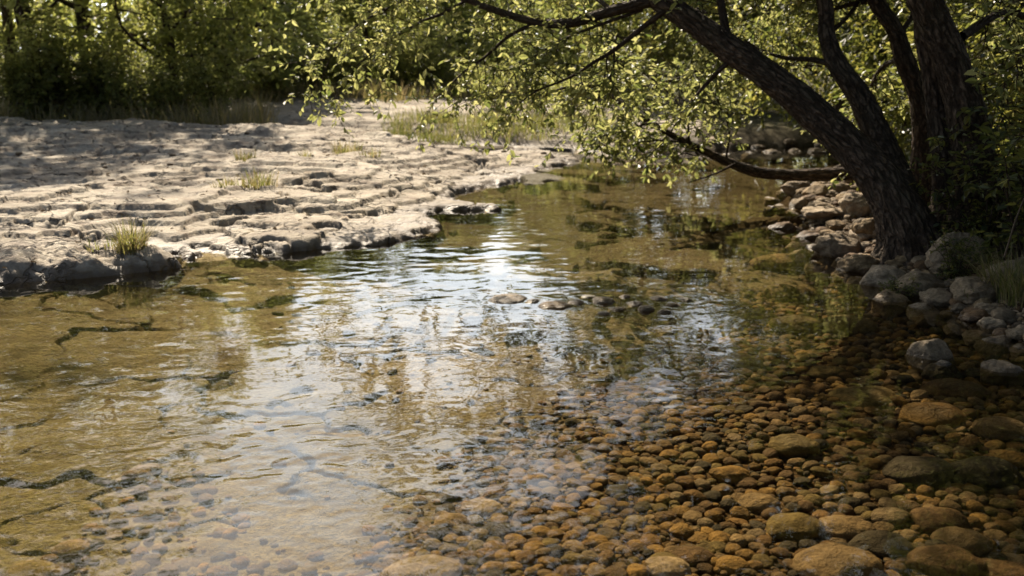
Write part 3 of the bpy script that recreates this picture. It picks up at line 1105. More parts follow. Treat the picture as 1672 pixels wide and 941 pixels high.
# flood litter on the shelf
mb = MB()
n = 900
bx, by = RNG.uniform(-8, 1, n), RNG.uniform(6.2, 17, n)
bh, bz, _, _ = terrain(bx, by)
k = (bz == 1) & (bh > .06)
pos = np.stack([bx, by, bh + .006], 1)[k]
n = len(pos)
a = RNG.uniform(0, 6.28, n)
add_leaves(mb, pos, np.stack([np.cos(a), np.sin(a), RNG.uniform(-.2, .4, n)], 1), np.stack([RNG.normal(0, .4, n), RNG.normal(0, .4, n), np.ones(n)], 1), RNG.uniform(.03, .07, n), RNG.uniform(.012, .03, n), RNG.uniform(0, .8, n))
for i in range(60):
    x, y = random.uniform(-7, .5), random.uniform(6.6, 15)
    hh, zz, _, _ = terrain(np.array([x]), np.array([y]))
    if zz[0] != 1 or hh[0] < .08:
        continue
    p, f = sm[random.randrange(6, 12)]
    mb.add(p * random.uniform(.012, .04) * np.array([1.2, 1, .6]) + [x, y, hh[0] + .008], f, tint=np.full(len(p), random.uniform(.4, 1)))
tag(mb.build('flood_litter', M_DRY, smooth=False), kind='stuff', label='dead leaves and loose chips scattered over the rock shelf', cat='litter')

# dead leaves on the right bank
mb = MB()
n = 5000
bx, by = RNG.uniform(1.9, 5.5, n), RNG.uniform(4.8, 11, n)
bh, bz, _, _ = terrain(bx, by)
k = (bz == 2) & (bh > .06)
pos = np.stack([bx, by, bh + .006], 1)[k]
n = len(pos)
a = RNG.uniform(0, 6.28, n)
add_leaves(mb, pos, np.stack([np.cos(a), np.sin(a), RNG.uniform(-.3, .5, n)], 1), np.stack([RNG.normal(0, .4, n), RNG.normal(0, .4, n), np.ones(n)], 1), RNG.uniform(.03, .07, n), RNG.uniform(.012, .03, n), RNG.uniform(0, 1, n))
tag(mb.build('leaf_litter', M_DRY, smooth=False), kind='stuff', label='dry brown leaves lying on the shaded right bank', cat='leaf litter')

# ------------------------------------------------------------------ plants
def blades(mb, centre, n, spread, length, width, lean=.5, tint=(0, 1), seed=0, hfun=None):
    rs = np.random.default_rng(seed)
    a = rs.uniform(0, 6.28, n)
    rad = spread * np.sqrt(rs.uniform(0, 1, n))
    base = np.stack([np.cos(a) * rad, np.sin(a) * rad, np.zeros(n)], 1) + np.asarray(centre)
    if hfun is not None:
        base[:, 2] = hfun(base[:, 0], base[:, 1]) - .01
    out = a + rs.normal(0, .8, n)
    L = length * rs.uniform(.45, 1.1, n)
    ln = lean * rs.uniform(.2, 1.3, n)
    dirh = np.stack([np.cos(out), np.sin(out), np.zeros(n)], 1)
    side = np.stack([-np.sin(out), np.cos(out), np.zeros(n)], 1)
    m = 5
    t = np.linspace(0, 1, m)
    vs = []
    for ti in t:
        c = base + dirh * (L * ln * ti ** 1.8)[:, None] + np.array([0, 0, 1]) * (L * (ti - .30 * ln * ti ** 2.5))[:, None]
        w = width * (1 - ti) ** .7 * .5
        vs.append(c - side * w)
        vs.append(c + side * w)
    v = np.stack(vs, 1)
    f = np.array([[2 * i, 2 * i + 1, 2 * i + 3, 2 * i + 2] for i in range(m - 1)])
    F = (np.arange(n)[:, None, None] * (2 * m) + f[None]).reshape(-1, 4)
    mb.add(v.reshape(-1, 3), F, tint=np.repeat(rs.uniform(tint[0], tint[1], n), 2 * m))


TUFTS = [(215, 405, .36, 190, .10, 'tall bright green grass tuft growing in the hollow behind the front rock lobe'),
         (425, 306, .30, 130, .16, 'yellow green grass tuft in a crack in the middle of the rock shelf'),
         (372, 303, .16, 70, .16, 'low sparse grass tuft just left of the yellow green one'),
         (402, 264, .26, 80, .12, 'small olive grass tuft on the rock shelf beyond the yellow green one'),
         (498, 264, .26, 60, .07, 'narrow upright dark grass tuft on the rock shelf'),
         (567, 250, .28, 110, .18, 'bushy grass tuft on the sunlit far part of the rock shelf'),
         (600, 254, .16, 50, .16, 'thin low grass just right of the bushy tuft'),
         (170, 407, .12, 40, .14, 'few short blades at the left end of the hollow'),
         (318, 190, .55, 40, .15, 'yellow weed at the back edge of the rock shelf'),
         (140, 185, .55, 50, .2, 'green weed at the back edge of the shelf, left of the yellow one')]
for i, (u, v, L, n, sp, lab) in enumerate(TUFTS):
    q = P(u, v, .2)
    for _ in range(8):
        hh = H(q[0], q[1])[0]
        q = P(u, v, hh)
    mb = MB()
    blades(mb, (0, 0, -.015), n, sp, L * .78, .006 + .0005 * q[1], .75, (.1, .95), 300 + i)
    o = mb.build('grass_tuft', M_GRASS, smooth=False)
    o.location = (q[0], q[1], H(q[0], q[1])[0])
    tag(o, lab, 'grass tuft', 'grass tufts on the rock shelf')


# ---- trees
def twig(mbw, mbl, p0, d, L, rs, leaf=.055, dens=26, droop=.5, r0=.004, sub=True, six=True, tb=0.0):
    """one leafy twig with side shoots"""
    d = unit(np.asarray(d, float))
    n = 5
    pts = [np.asarray(p0, float)]
    dd = d.copy()
    for i in range(n):
        dd = unit(dd + rs.normal(0, .13, 3) + np.array([0, 0, -droop * .16]))
        pts.append(pts[-1] + dd * L / n)
    pts = np.array(pts)
    if mbw is not None:
        tube(mbw, pts, np.linspace(r0, .0012, n + 1), 4, L / n)
    m = max(4, int(dens * L))
    t = np.sort(rs.uniform(.12, 1, m))
    idx = np.minimum((t * n).astype(int), n - 1)
    fr = (t * n - idx)[:, None]
    pos = pts[idx] * (1 - fr) + pts[idx + 1] * fr
    tan = unit(pts[idx + 1] - pts[idx])
    sgn = np.where(np.arange(m) % 2 == 0, 1, -1)[:, None]
    sd = unit(np.cross(tan, np.array([0, 0, 1.0]) + rs.normal(0, .35, (m, 3))))
    ax = unit(tan * .55 + sd * sgn * .8 + rs.normal(0, .28, (m, 3)) + np.array([0, 0, -.18]))
    nor = np.array([0, 0, 1.0]) + rs.normal(0, .55, (m, 3))
    ll = leaf * rs.uniform(.45, 1.3, m)
    add_leaves(mbl, pos, ax, nor, ll, ll * rs.uniform(.40, .55, m), np.clip(rs.normal(.5 + tb, .22, m), 0, 1), .16, six)
    if sub and L > .2:
        for _ in range(int(rs.integers(2, 5))):
            j = int(rs.integers(1, n))
            sdv = unit(np.cross(dd, rs.normal(size=3)))
            twig(mbw, mbl, pts[j], unit(d * .6 + sdv * .8 + np.array([0, 0, .1])), L * rs.uniform(.4, .65), rs, leaf, dens, droop, r0 * .6, False, six, tb)


def leafy_branch(mbw, mbl, pts, r0, r1, rs, leaf=.055, every=.07, tl=(.25, .55), droop=.5, start=.15, dens=26, seg=7, six=True, spread=1.0, tb=0.0):
    p, r, tan = tube(mbw, pts, np.linspace(r0, r1, len(pts)), seg, .06, 0, int(rs.integers(99)))
    s = np.concatenate([[0], np.cumsum(np.linalg.norm(np.diff(p, axis=0), axis=1))])
    q = s[-1] * start
    while q < s[-1]:
        i = min(np.searchsorted(s, q), len(p) - 1)
        sd = unit(np.cross(tan[i], rs.normal(size=3)))
        d = unit(tan[i] * .5 + sd * spread + np.array([0, 0, -.05]))
        twig(mbw, mbl, p[i], d, rs.uniform(*tl), rs, leaf, dens, droop, .005, True, six, tb)
        q += every * rs.uniform(.5, 1.5)
    twig(mbw, mbl, p[-1], tan[-1], tl[1], rs, leaf, dens, droop, .004, True, six, tb)


def px_r(w, Y):
    return w * .5 / FPX * Y


rs = np.random.default_rng(42)
# ---- the leaning tree
base = P(1482, 402, .16)
lean = thing('leaning_tree', (0, 0, 0), 'tree with a thick ridged trunk leaning far out over the stream', 'tree')
lean.location = Vector((base[0], base[1], H(base[0], base[1])[0]))
BASE = np.array(lean.location)


def rel(pts, o):
    return [np.asarray(p) - o for p in pts]


tp = [base + [.03, 0, -.25], base + [0, 0, .03], at(1462, 335, base[1] + .05), at(1432, 285, base[1] + .15), at(1370, 222, base[1] + .3), at(1290, 150, base[1] + .5), at(1190, 78, base[1] + .75), at(1110, 22, base[1] + .95), at(1050, -22, base[1] + 1.1), at(975, -110, base[1] + 1.3), at(880, -240, base[1] + 1.6), at(800, -380, base[1] + 1.9), at(740, -520, base[1] + 2.1)]
tr = [.23, .19, .155, .14, .125, .112, .098, .088, .078, .065, .05, .038, .02]
mb = MB()
tube(mb, rel(tp, BASE), tr, 130, .014, .010, 5, .6)
mb.build('trunk', M_BARK, lean)
# forked limb
mb = MB()
fp = [at(1478, 330, base[1] + .1), at(1462, 285, base[1] + .35), at(1432, 220, base[1] + .55), at(1405, 160, base[1] + .7), at(1370, 108, base[1] + .85), at(1350, 60, base[1] + 1.0), at(1345, 0, base[1] + 1.1), at(1300, -120, base[1] + 1.2), at(1230, -260, base[1] + 1.4), at(1200, -420, base[1] + 1.5)]
tube(mb, rel(fp, BASE), [.12, .115, .10, .088, .075, .06, .052, .045, .035, .02], 64, .02, .008, 15)
mb.build('limb', M_BARK, lean)
wood, leafm = MB(), MB()
bY = base[1]


def br(pp, r0, r1, **kw):
    leafy_branch(wood, leafm, [np.asarray(at(u, v, bY + dy)) - BASE for u, v, dy in pp], r0, r1, rs, **kw)


B = [
    ([(1062, 2, 1.05), (1000, 18, 1.2), (930, 38, 1.4), (870, 35, 1.6), (800, 14, 1.8), (750, -4, 1.9), (650, -30, 2.1), (560, -20, 2.2)], .05, .014, dict(start=.35, every=.06)),
    ([(874, 38, 1.6), (830, 60, 1.65), (790, 95, 1.7), (757, 118, 1.75), (725, 148, 1.8)], .018, .005, dict(start=.25, every=.05)),
    ([(760, 2, 1.9), (720, 24, 1.95), (690, 34, 2.0), (663, 51, 2.0), (630, 70, 2.1), (585, 105, 2.1)], .016, .005, dict(start=.2, every=.05)),
    ([(700, -15, 2.0), (640, 10, 2.1), (580, 45, 2.2), (545, 85, 2.25), (528, 120, 2.3)], .012, .004, dict(start=.1, every=.05)),
    ([(1092, 14, .95), (1060, 37, 1.0), (1003, 82, 1.1), (970, 102, 1.2), (932, 126, 1.3), (874, 150, 1.4), (845, 172, 1.5)], .024, .005, dict(start=.3, every=.05)),
    ([(1050, 16, 1.1), (952, 51, 1.3), (905, 73, 1.5), (850, 110, 1.6), (820, 150, 1.7)], .014, .004, dict(start=.2, every=.05)),
    ([(1000, 18, 1.2), (960, -10, 1.5), (900, -30, 1.8), (820, -40, 2.2)], .02, .006, dict(start=.2, every=.07)),
    ([(1200, 92, .7), (1165, 125, .75), (1130, 165, .9), (1095, 215, 1.1)], .022, .006, dict(start=.3, every=.06)),
    ([(1003, 82, 1.1), (1000, 120, 1.3), (985, 150, 1.5), (960, 175, 1.7)], .010, .004, dict(start=.1, every=.05)),
    ([(1180, 70, .8), (1150, 20, 1.2), (1120, -30, 1.8), (1050, -60, 2.4)], .02, .006, dict(start=.2, every=.08)),
    ([(1300, 150, .5), (1260, 118, .9), (1220, 105, 1.3), (1160, 110, 1.8), (1100, 130, 2.2)], .022, .006, dict(start=.25, every=.07)),
    ([(1372, 110, .85), (1330, 98, 1.0), (1270, 92, 1.3), (1200, 60, 1.7)], .028, .008, dict(start=.3, every=.08)),
    ([(1350, 60, 1.0), (1390, 20, 1.3), (1420, -30, 1.6)], .02, .008, dict(start=.2, every=.08)),
]
for pp, r0, r1, kw in B:
    br(pp, r0, r1, dens=24, leaf=.072, **kw)
# high limbs above the picture, unseen, many added for shade and to block sky reflections
HI = [
    [at(975, -110, bY + 1.3), (-.1, 8.2, 2.8), (-.6, 8.9, 3.1), (-1.0, 9.6, 3.3)],
    [at(880, -240, bY + 1.6), (.5, 8.9, 3.8), (.2, 9.6, 4.4), (-.3, 10.2, 4.7)],
    [at(1230, -260, bY + 1.4), (1.2, 8.6, 3.9), (.7, 9.2, 4.6), (.0, 9.4, 5.0)],
    [at(1300, -120, bY + 1.2), (1.7, 8.6, 3.4), (1.4, 9.4, 4.2), (1.0, 10.0, 4.6)],
    [at(1190, 78, bY + .75), (1.5, 8.0, 2.3), (1.45, 8.6, 2.55), (1.3, 9.2, 2.7)],
    [at(1300, -120, bY + 1.2), (2.1, 8.4, 2.5), (2.3, 8.9, 2.7), (2.5, 9.4, 2.8)],
    [at(1230, -260, bY + 1.4), (1.5, 8.5, 3.1), (1.8, 9.0, 3.3), (2.1, 9.4, 3.5)],
    [at(1300, -120, bY + 1.2), (1.3, 8.2, 2.9), (.9, 8.7, 3.0), (.6, 9.2, 3.0)],
    [at(1345, 0, bY + 1.1), (2.4, 8.3, 2.2), (2.7, 8.7, 2.5), (3.0, 9.2, 2.8)],
    [(-.5, 8.6, 4.6), (0, 8.2, 4.8), (.5, 8.0, 4.9), (1.0, 8.0, 4.8)],
    [(-.5, 8.6, 4.6), (-.3, 8.0, 4.9), (-.1, 7.5, 5.0), (.2, 7.1, 4.9)],
    [(0, 8.2, 4.8), (.5, 7.6, 4.9), (.9, 7.3, 4.9)],
    [(-.5, 8.6, 4.6), (-.6, 9.1, 4.9), (-.4, 9.7, 5.0)],
    [(-.5, 8.6, 4.6), (0, 9.0, 4.9), (.4, 9.5, 5.0), (.7, 9.9, 4.9)],
    [(-.5, 8.6, 4.6), (.1, 8.7, 4.9), (.6, 8.9, 5.0), (1.1, 9.2, 4.9)],
    [at(1200, -420, bY + 1.5), (.9, 8.7, 4.6), (.6, 9.2, 4.8), (.2, 9.9, 4.9)],
    [at(1230, -260, bY + 1.4), (.9, 8.2, 4.0), (.3, 7.8, 4.3), (-.3, 7.7, 4.4)],
    [at(1230, -260, bY + 1.4), (1.1, 8.0, 4.0), (.9, 7.5, 4.3), (.7, 7.0, 4.4)],
    [at(1200, -420, bY + 1.5), (1.6, 8.0, 4.6), (1.2, 8.4, 5.3), (.7, 8.8, 5.8)],
    [at(1300, -120, bY + 1.2), (1.9, 8.2, 2.9), (1.8, 8.7, 3.1), (1.6, 9.2, 3.1)],
    [at(1345, 0, bY + 1.1), (2.0, 8.3, 2.35), (1.9, 8.8, 2.5), (1.7, 9.4, 2.6)],
    [at(1230, -260, bY + 1.4), (1.9, 8.6, 3.3), (2.3, 8.9, 3.5), (2.7, 9.3, 3.6)],
    [at(1300, -120, bY + 1.2), (2.3, 8.3, 2.9), (2.6, 8.6, 3.2), (2.9, 9.0, 3.3)],
    [at(1345, 0, bY + 1.1), (2.5, 8.2, 2.6), (2.8, 8.4, 3.0), (3.0, 8.8, 3.4)],
    [at(1345, 0, bY + 1.1), (2.3, 8.6, 2.5), (2.2, 9.2, 2.9), (2.1, 9.8, 3.0)],
]
for pts in HI:
    leafy_branch(wood, leafm, [np.asarray(p, float) - BASE for p in pts], .035, .008, rs, leaf=.075, every=.06, tl=(.4, .9), dens=25, start=.1, droop=.3)
wood.build('branches', M_TWIG, lean)
leafm.build('crown', M_LEAF, lean, smooth=False)

# ---- double trunked tree behind it
b2 = P(1565, 372, .28)
two = thing('twin_trunk_tree', (b2[0], b2[1] + .1, H(b2[0], b2[1])[0]), 'dark tree with two thick trunks rising side by side right of the leaning trunk', 'tree')
o2 = np.array(two.location)
Y2 = o2[1]
mb = MB()
tube(mb, rel([o2 + [.05, 0, -.3], at(1592, 345, Y2), at(1592, 280, Y2), at(1582, 205, Y2 + .02), at(1560, 120, Y2 + .05), at(1530, 45, Y2 + .1), at(1500, -20, Y2 + .1), at(1440, -160, Y2 + .2), at(1360, -330, Y2 + .5), at(1260, -520, Y2 + .9)], o2), [.22, .175, .145, .132, .122, .112, .105, .09, .07, .04], 120, .015, .010, 25, .5)
mb.build('trunk', M_BARK, two)
mb = MB()
tube(mb, rel([o2 + [-.12, .1, -.3], at(1545, 345, Y2 + .18), at(1545, 280, Y2 + .2), at(1535, 200, Y2 + .22), at(1522, 110, Y2 + .25), at(1512, 40, Y2 + .3), at(1515, -60, Y2 + .4), at(1540, -240, Y2 + .6), at(1520, -460, Y2 + .9)], o2), [.15, .12, .10, .092, .085, .08, .07, .06, .03], 100, .015, .009, 35, .4)
mb.build('trunk', M_BARK, two)
wood, leafm = MB(), MB()
HI2 = [
    [at(1440, -160, Y2 + .2), (2.0, 7.4, 3.2), (1.4, 7.9, 4.0), (.8, 8.4, 4.6)],
    [at(1360, -330, Y2 + .5), (1.6, 8.0, 4.2), (1.1, 8.3, 4.8), (.7, 8.6, 5.0)],
    [at(1360, -330, Y2 + .5), (2.0, 6.6, 4.0), (1.5, 6.0, 4.4), (1.1, 5.6, 4.5)],
    [at(1540, -240, Y2 + .6), (2.6, 8.2, 3.6), (2.2, 8.9, 4.2), (1.8, 9.6, 4.4)],
    [at(1520, -460, Y2 + .9), (2.5, 7.2, 4.6), (2.1, 6.6, 5.2), (1.6, 6.2, 5.5)],
    [at(1520, -460, Y2 + .9), (3.4, 8.0, 4.6), (3.2, 8.8, 5.3), (2.9, 9.6, 5.6)],
    [at(1440, -160, Y2 + .2), (2.7, 6.4, 3.2), (2.9, 5.6, 3.9), (2.8, 4.9, 4.3)],
    [at(1440, -160, Y2 + .2), (1.6, 6.4, 3.9), (.9, 5.8, 4.6), (.4, 5.2, 4.8)],
    [at(1570, 60, Y2 + .1), at(1640, 20, Y2 + .6), at(1690, 40, Y2 + 1.0), at(1720, 90, Y2 + 1.3)],
    [at(1540, -240, Y2 + .6), (3.6, 7.0, 3.2), (4.2, 6.8, 3.8), (4.8, 7.0, 4.2)],
]
for pts in HI2:
    leafy_branch(wood, leafm, [np.asarray(p, float) - o2 for p in pts], .035, .008, rs, leaf=.075, every=.06, tl=(.4, .9), dens=19, start=.1, droop=.3)
wood.build('branches', M_TWIG, two)
leafm.build('crown', M_LEAF, two, smooth=False)

# ---- slender tree between
b3 = np.array([3.05, 8.0, 0.0])
b3[2] = H(b3[0], b3[1])[0]
sl = thing('slender_tree', b3, 'slender bent dark tree between the leaning trunk and the twin trunks', 'tree')
Y3 = b3[1]
q3 = at(1503, 300, Y3)
mb = MB()
tube(mb, rel([[q3[0] + .03, Y3, b3[2] - .2], at(1503, 290, Y3), at(1506, 220, Y3), at(1500, 160, Y3), at(1478, 100, Y3), at(1462, 50, Y3 + .05), at(1430, 0, Y3 + .1), at(1400, -80, Y3 + .1), at(1380, -200, Y3 + .2), at(1390, -380, Y3 + .2)], b3), [.10, .085, .078, .072, .075, .065, .06, .05, .04, .015], 60, .025, .007, 45, .2)
mb.build('trunk', M_BARK, sl)
wood, leafm = MB(), MB()
for pts in ([at(1466, 60, Y3), at(1492, 20, Y3 + .1), at(1500, -30, Y3 + .2), at(1530, -120, Y3 + .3)], [at(1430, 0, Y3 + .1), at(1380, 10, Y3 + .4), at(1330, 30, Y3 + .9), at(1290, 60, Y3 + 1.3)], [at(1400, -80, Y3 + .1), at(1330, -60, Y3 + .6), at(1260, -20, Y3 + 1.1), at(1220, 30, Y3 + 1.5)],
            [at(1380, -200, Y3 + .2), at(1300, -260, Y3 + .8), at(1240, -300, Y3 + 1.4)], [at(1475, 95, Y3), at(1440, 110, Y3 + .5), at(1420, 150, Y3 + .9), at(1415, 200, Y3 + 1.2)]):
    leafy_branch(wood, leafm, rel(pts, b3), .025, .006, rs, leaf=.06, every=.06, tl=(.3, .6), dens=26, start=.15)
wood.build('branches', M_TWIG, sl)
leafm.build('crown', M_LEAF, sl, smooth=False)

# ---- fallen bough along the bank, foliage hanging to the water
YB = 10.2
bo = P(1385, 290, .08)
bo[2] = 0.0
bough = thing('fallen_bough', bo, 'dark fallen bough lying from the bank over the water with leafy twigs hanging down', 'branch')
mb = MB()
bp = [at(1400, 283, YB - .1), at(1340, 285, YB - .1), at(1290, 286, YB), at(1235, 281, YB + .05), at(1185, 263, YB + .1), at(1125, 235, YB + .15), at(1060, 200, YB + .2), at(1000, 160, YB + .3), at(960, 140, YB + .35), at(900, 150, YB + .4), at(870, 175, YB + .4)]
tube(mb, rel(bp, bo), [.075, .07, .062, .055, .045, .036, .028, .02, .014, .010, .006], 40, .03, .005, 55)
mb.build('limb', M_BARK, bough)
wood, leafm = MB(), MB()
tube(wood, rel([at(1200, 268, YB), at(1165, 285, YB - .3), at(1125, 298, YB - .5)], bo), [.014, .01, .005], 6, .05)
tube(wood, rel([at(1410, 255, YB + 2.4), at(1370, 272, YB + 1.2), at(1345, 283, YB + .1)], bo), [.02, .02, .02], 6, .05)
for pp in ([(1060, 200), (1020, 215), (985, 222), (978, 238)], [(1125, 235), (1090, 230), (1050, 232), (1030, 242)], [(1125, 235), (1120, 190), (1090, 150), (1050, 120)], [(1060, 200), (1055, 150), (1020, 110), (980, 90)],
           [(1185, 263), (1190, 210), (1170, 160), (1150, 130)], [(1000, 160), (1010, 190), (1000, 215), (990, 232)], [(1125, 235), (1140, 255), (1120, 250), (1105, 255)]):
    leafy_branch(wood, leafm, [at(u, v, YB + .1 + .5 * rs.uniform(-1, 1) * k / 3) - bo for k, (u, v) in enumerate(pp)], .014, .004, rs, leaf=.078, every=.05, tl=(.2, .36), dens=27, start=.1, droop=.1)
wood.build('branches', M_TWIG, bough)
leafm.build('foliage', M_LEAF, bough, smooth=False)


# ---- woodland trees
def make_tree(name, seed, h, spread, low, nl, leaf, label, group, mleaf, lean_=(0, 0), rt=.16, nlimb=16, taper=.72):
    rs = np.random.default_rng(seed)
    root = thing(name, (0, 0, 0), label, 'tree', group)
    mb, wood, lf = MB(), MB(), MB()
    n = 8
    t = np.linspace(0, 1, n)
    tp = np.stack([lean_[0] * t + .25 * np.cumsum(rs.normal(0, .35, n)) * t, lean_[1] * t + .25 * np.cumsum(rs.normal(0, .35, n)) * t, -.25 + t * (h * .88 + .25)], 1)
    p, r, tan = tube(mb, tp, rt * (1 - t * .88), 14, .12, .012, seed, .3)
    ends = []
    for i in range(nlimb):
        f = low + (1 - low) * (i + rs.uniform(0, 1)) / nlimb
        j = min(int(f * len(p)), len(p) - 1)
        a = i * 2.4 + rs.uniform(-.5, .5)
        L = spread * (1.12 - taper * f) * min(1, .55 + 2.2 * (f - low)) * rs.uniform(.75, 1.15)
        d = np.array([math.cos(a), math.sin(a), rs.uniform(-.05, .55)])
        pts = [p[j]]
        for k in range(4):
            d = unit(d + rs.normal(0, .2, 3) + np.array([0, 0, .05 - .10 * k]))
            pts.append(pts[-1] + d * L / 4)
        lp, lr, lt = tube(wood, pts, np.linspace(r[j] * .5, .008, 5), 6, .25)
        m = len(lp)
        for k in range(6):
            q = int(m * rs.uniform(.25, 1))
            q = min(q, m - 1)
            d2 = unit(lt[q] * .5 + unit(rs.normal(size=3)) * .9 + np.array([0, 0, .1]))
            L2 = L * rs.uniform(.2, .42)
            p2 = [lp[q], lp[q] + d2 * L2 * .5 + rs.normal(0, .05, 3), lp[q] + d2 * L2 + np.array([0, 0, -.12 * L2])]
            tube(wood, p2, [.018, .011, .005], 4, .3)
            for e in np.linspace(.25, 1, 5):
                ends.append((p2[0] * (1 - e) + p2[2] * e, d2))
    ends_p = np.array([e[0] for e in ends])
    ends_d = np.array([e[1] for e in ends])
    # leaves in small flattened sprays, each with its own size
    ns = int(nl / 22)
    idx = rs.integers(0, len(ends_p), ns)
    sp = ends_p[idx] + rs.normal(0, .14, (ns, 3)) * np.array([1, 1, .7]) * spread / 2.2
    sdv = unit(ends_d[idx] + rs.normal(0, .7, (ns, 3)) + np.array([0, 0, -.15]))
    sb = rs.normal(0, .14, ns)
    k = rs.integers(0, ns, nl)
    along = rs.uniform(0, .5, nl)
    side = unit(np.cross(sdv[k], np.array([0, 0, 1.0])))
    pos = sp[k] + sdv[k] * along[:, None] + side * (rs.normal(0, .09, nl))[:, None] + np.array([0, 0, 1]) * rs.normal(0, .035, nl)[:, None]
    ax = unit(sdv[k] * .7 + side * rs.normal(0, .8, nl)[:, None] + rs.normal(0, .3, (nl, 3)) + np.array([0, 0, -.2]))
    ll = leaf * rs.uniform(.6, 1.2, nl)
    keep = pos[:, 2] > .05
    add_leaves(lf, pos[keep], ax[keep], (np.array([0, 0, 1.0]) + rs.normal(0, .6, (nl, 3)))[keep], ll[keep], ll[keep] * .5, np.clip(.45 + sb[k] + rs.normal(0, .15, nl), 0, 1)[keep], .15, False)
    mb.build('trunk', M_BARK, root)
    wood.build('branches', M_TWIG, root)
    lf.build('crown', mleaf, root, smooth=False)
    return root


WOOD = 'woodland trees behind the rock shelf'
t_a = make_tree('woodland_tree', 501, 8.0, 2.9, .10, 16000, .15, 'x', WOOD, M_LEAF_SUN, (.4, -.3), .17, 20)
t_b = make_tree('woodland_tree', 502, 6.2, 2.7, .08, 14000, .15, 'x', WOOD, M_LEAF_SUN, (.8, -.6), .13, 18)
t_c = make_tree('woodland_tree', 503, 10.5, 3.0, .24, 12000, .15, 'x', WOOD, M_LEAF_SUN, (-.3, .2), .20, 20, .35)
t_d = make_tree('woodland_tree', 504, 4.6, 2.3, .06, 12000, .14, 'x', WOOD, M_LEAF_FAR, (.3, 0), .09, 16)
t_e = make_tree('sunlit_tree', 505, 5.6, 3.3, .06, 15000, .15, 'x', WOOD, M_LEAF_SUN, (.5, -.8), .11, 18, .75)
t_f = make_tree('far_tree', 506, 6.0, 2.7, .06, 15000, .15, 'x', WOOD, M_LEAF_SUN, (.4, -.5), .12, 18)
used = set()


def put_tree(proto, u, Y, s, rz, label):
    d = ray(u, 100)
    x = d[0] / d[1] * Y
    z = H(x, Y)[0]
    if proto.name not in used:
        used.add(proto.name)
        proto.location = (x, Y, z)
        proto.rotation_euler = (0, 0, rz)
        proto.scale = (s, s, s)
        proto['label'] = label
        return proto
    return dup(proto, (x, Y, z), rz, s, label)


TREES = [
    (t_c, -60, 21.5, 1.0, .3, 'dense dark tree at the left picture edge behind the shelf'),
    (t_c, 60, 21.5, 1.0, 1.0, 'tall dark tree second from the left edge, above the tall weeds'),
    (t_c, 150, 22.5, .95, 2.2, 'tree with a dark bare trunk in the deep shade behind the left weeds'),
    (t_e, 285, 21.3, 1.0, -.4, 'sunlit yellow green tree with boughs drooping over the back of the shelf'),
    (t_d, 350, 23, 1.0, 1.9, 'low bushy tree under the drooping sunlit boughs'),
    (t_a, 330, 33, 1.0, 3.5, 'tall tree directly behind the sunlit drooping one'),
    (t_b, 425, 27, 1.1, 4.0, 'tree with a thin forked trunk seen right of the sunlit drooping one'),
    (t_b, 450, 31, 1.0, 5.2, 'slim tree behind the forked one'),
    (t_f, 520, 33, 1.0, .9, 'hazy pale green tree left of the overhanging twig tips'),
    (t_f, 600, 30, .9, 2.6, 'small dark tree below the left overhanging twig tips'),
    (t_f, 680, 33, .85, 1.2, 'rounded tree behind the far end of the rock shelf'),
    (t_d, 740, 29, 1.0, 3.3, 'low dark tree at the far end of the rock shelf'),
    (t_f, 790, 37, 1.0, 4.4, 'far pale tree seen through the overhanging leaves'),
    (t_f, 860, 34, .85, .2, 'sunlit tree behind the grassy ledge'),
    (t_d, 925, 28, 1.1, 5.0, 'low tree above the grassy ledge'),
    (t_f, 985, 32, 1.0, 1.6, 'tree behind the thin crossing branches'),
    (t_a, -260, 22, 1.05, 2.1, 'tree beyond the left edge of the picture'),
    (t_c, -450, 20, 1.0, 4.1, 'tall tree far beyond the left edge of the picture'),
    (t_c, 200, 31, .8, .5, 'tall tree in the second row behind the left weeds'),
    (t_a, 20, 30, 1.15, 5.6, 'tall tree in the second row at the left edge'),
    (t_d, 560, 36, 1.1, 4.8, 'low tree deep in the hazy gap'),
    (t_d, 650, 40, 1.2, 2.8, 'farthest low tree of the hazy gap'),
    (t_f, 900, 42, 1.0, 3.9, 'farthest tree behind the grassy ledge'),
    (t_f, 760, 44, 1.0, .7, 'farthest tree in the middle of the woodland'),
]
for a in TREES:
    put_tree(*a)
dup(t_c, (-8.2, 15.0, H(-8.2, 15.0)[0]), 1.0, .85, 'unseen tree added outside the left picture edge to dapple the rock shelf')  # added out of view for its dappled shadow and dark reflection
# the far wood behind them, one mass
mb = MB()
rs = np.random.default_rng(77)
n = 60000
th = rs.uniform(-.75, .75, n)
rr = rs.uniform(46, 60, n)
crown = 3.2 + 1.8 * pn2(th * 22, rr * .12, 3) + 1.0 * pn2(th * 60, rr * .3, 4)
pos = np.stack([rr * np.sin(th), rr * np.cos(th), .6 + rs.uniform(0, 1, n) ** .8 * crown * 1.5], 1)
pos += rs.normal(0, .12, (n, 3))
add_leaves(mb, pos, rs.normal(size=(n, 3)) + np.array([0, 0, -.2]), np.array([0, 0, 1.0]) + rs.normal(0, .7, (n, 3)), rs.uniform(.2, .42, n), rs.uniform(.12, .24, n), np.clip(.5 + .5 * pn2(th * 40, pos[:, 2] * 1.2, 8) + rs.normal(0, .15, n), 0, 1), .15, False)
tag(mb.build('woods', M_LEAF_SUN, smooth=False), kind='stuff', label='distant green wood closing the view', cat='woods')
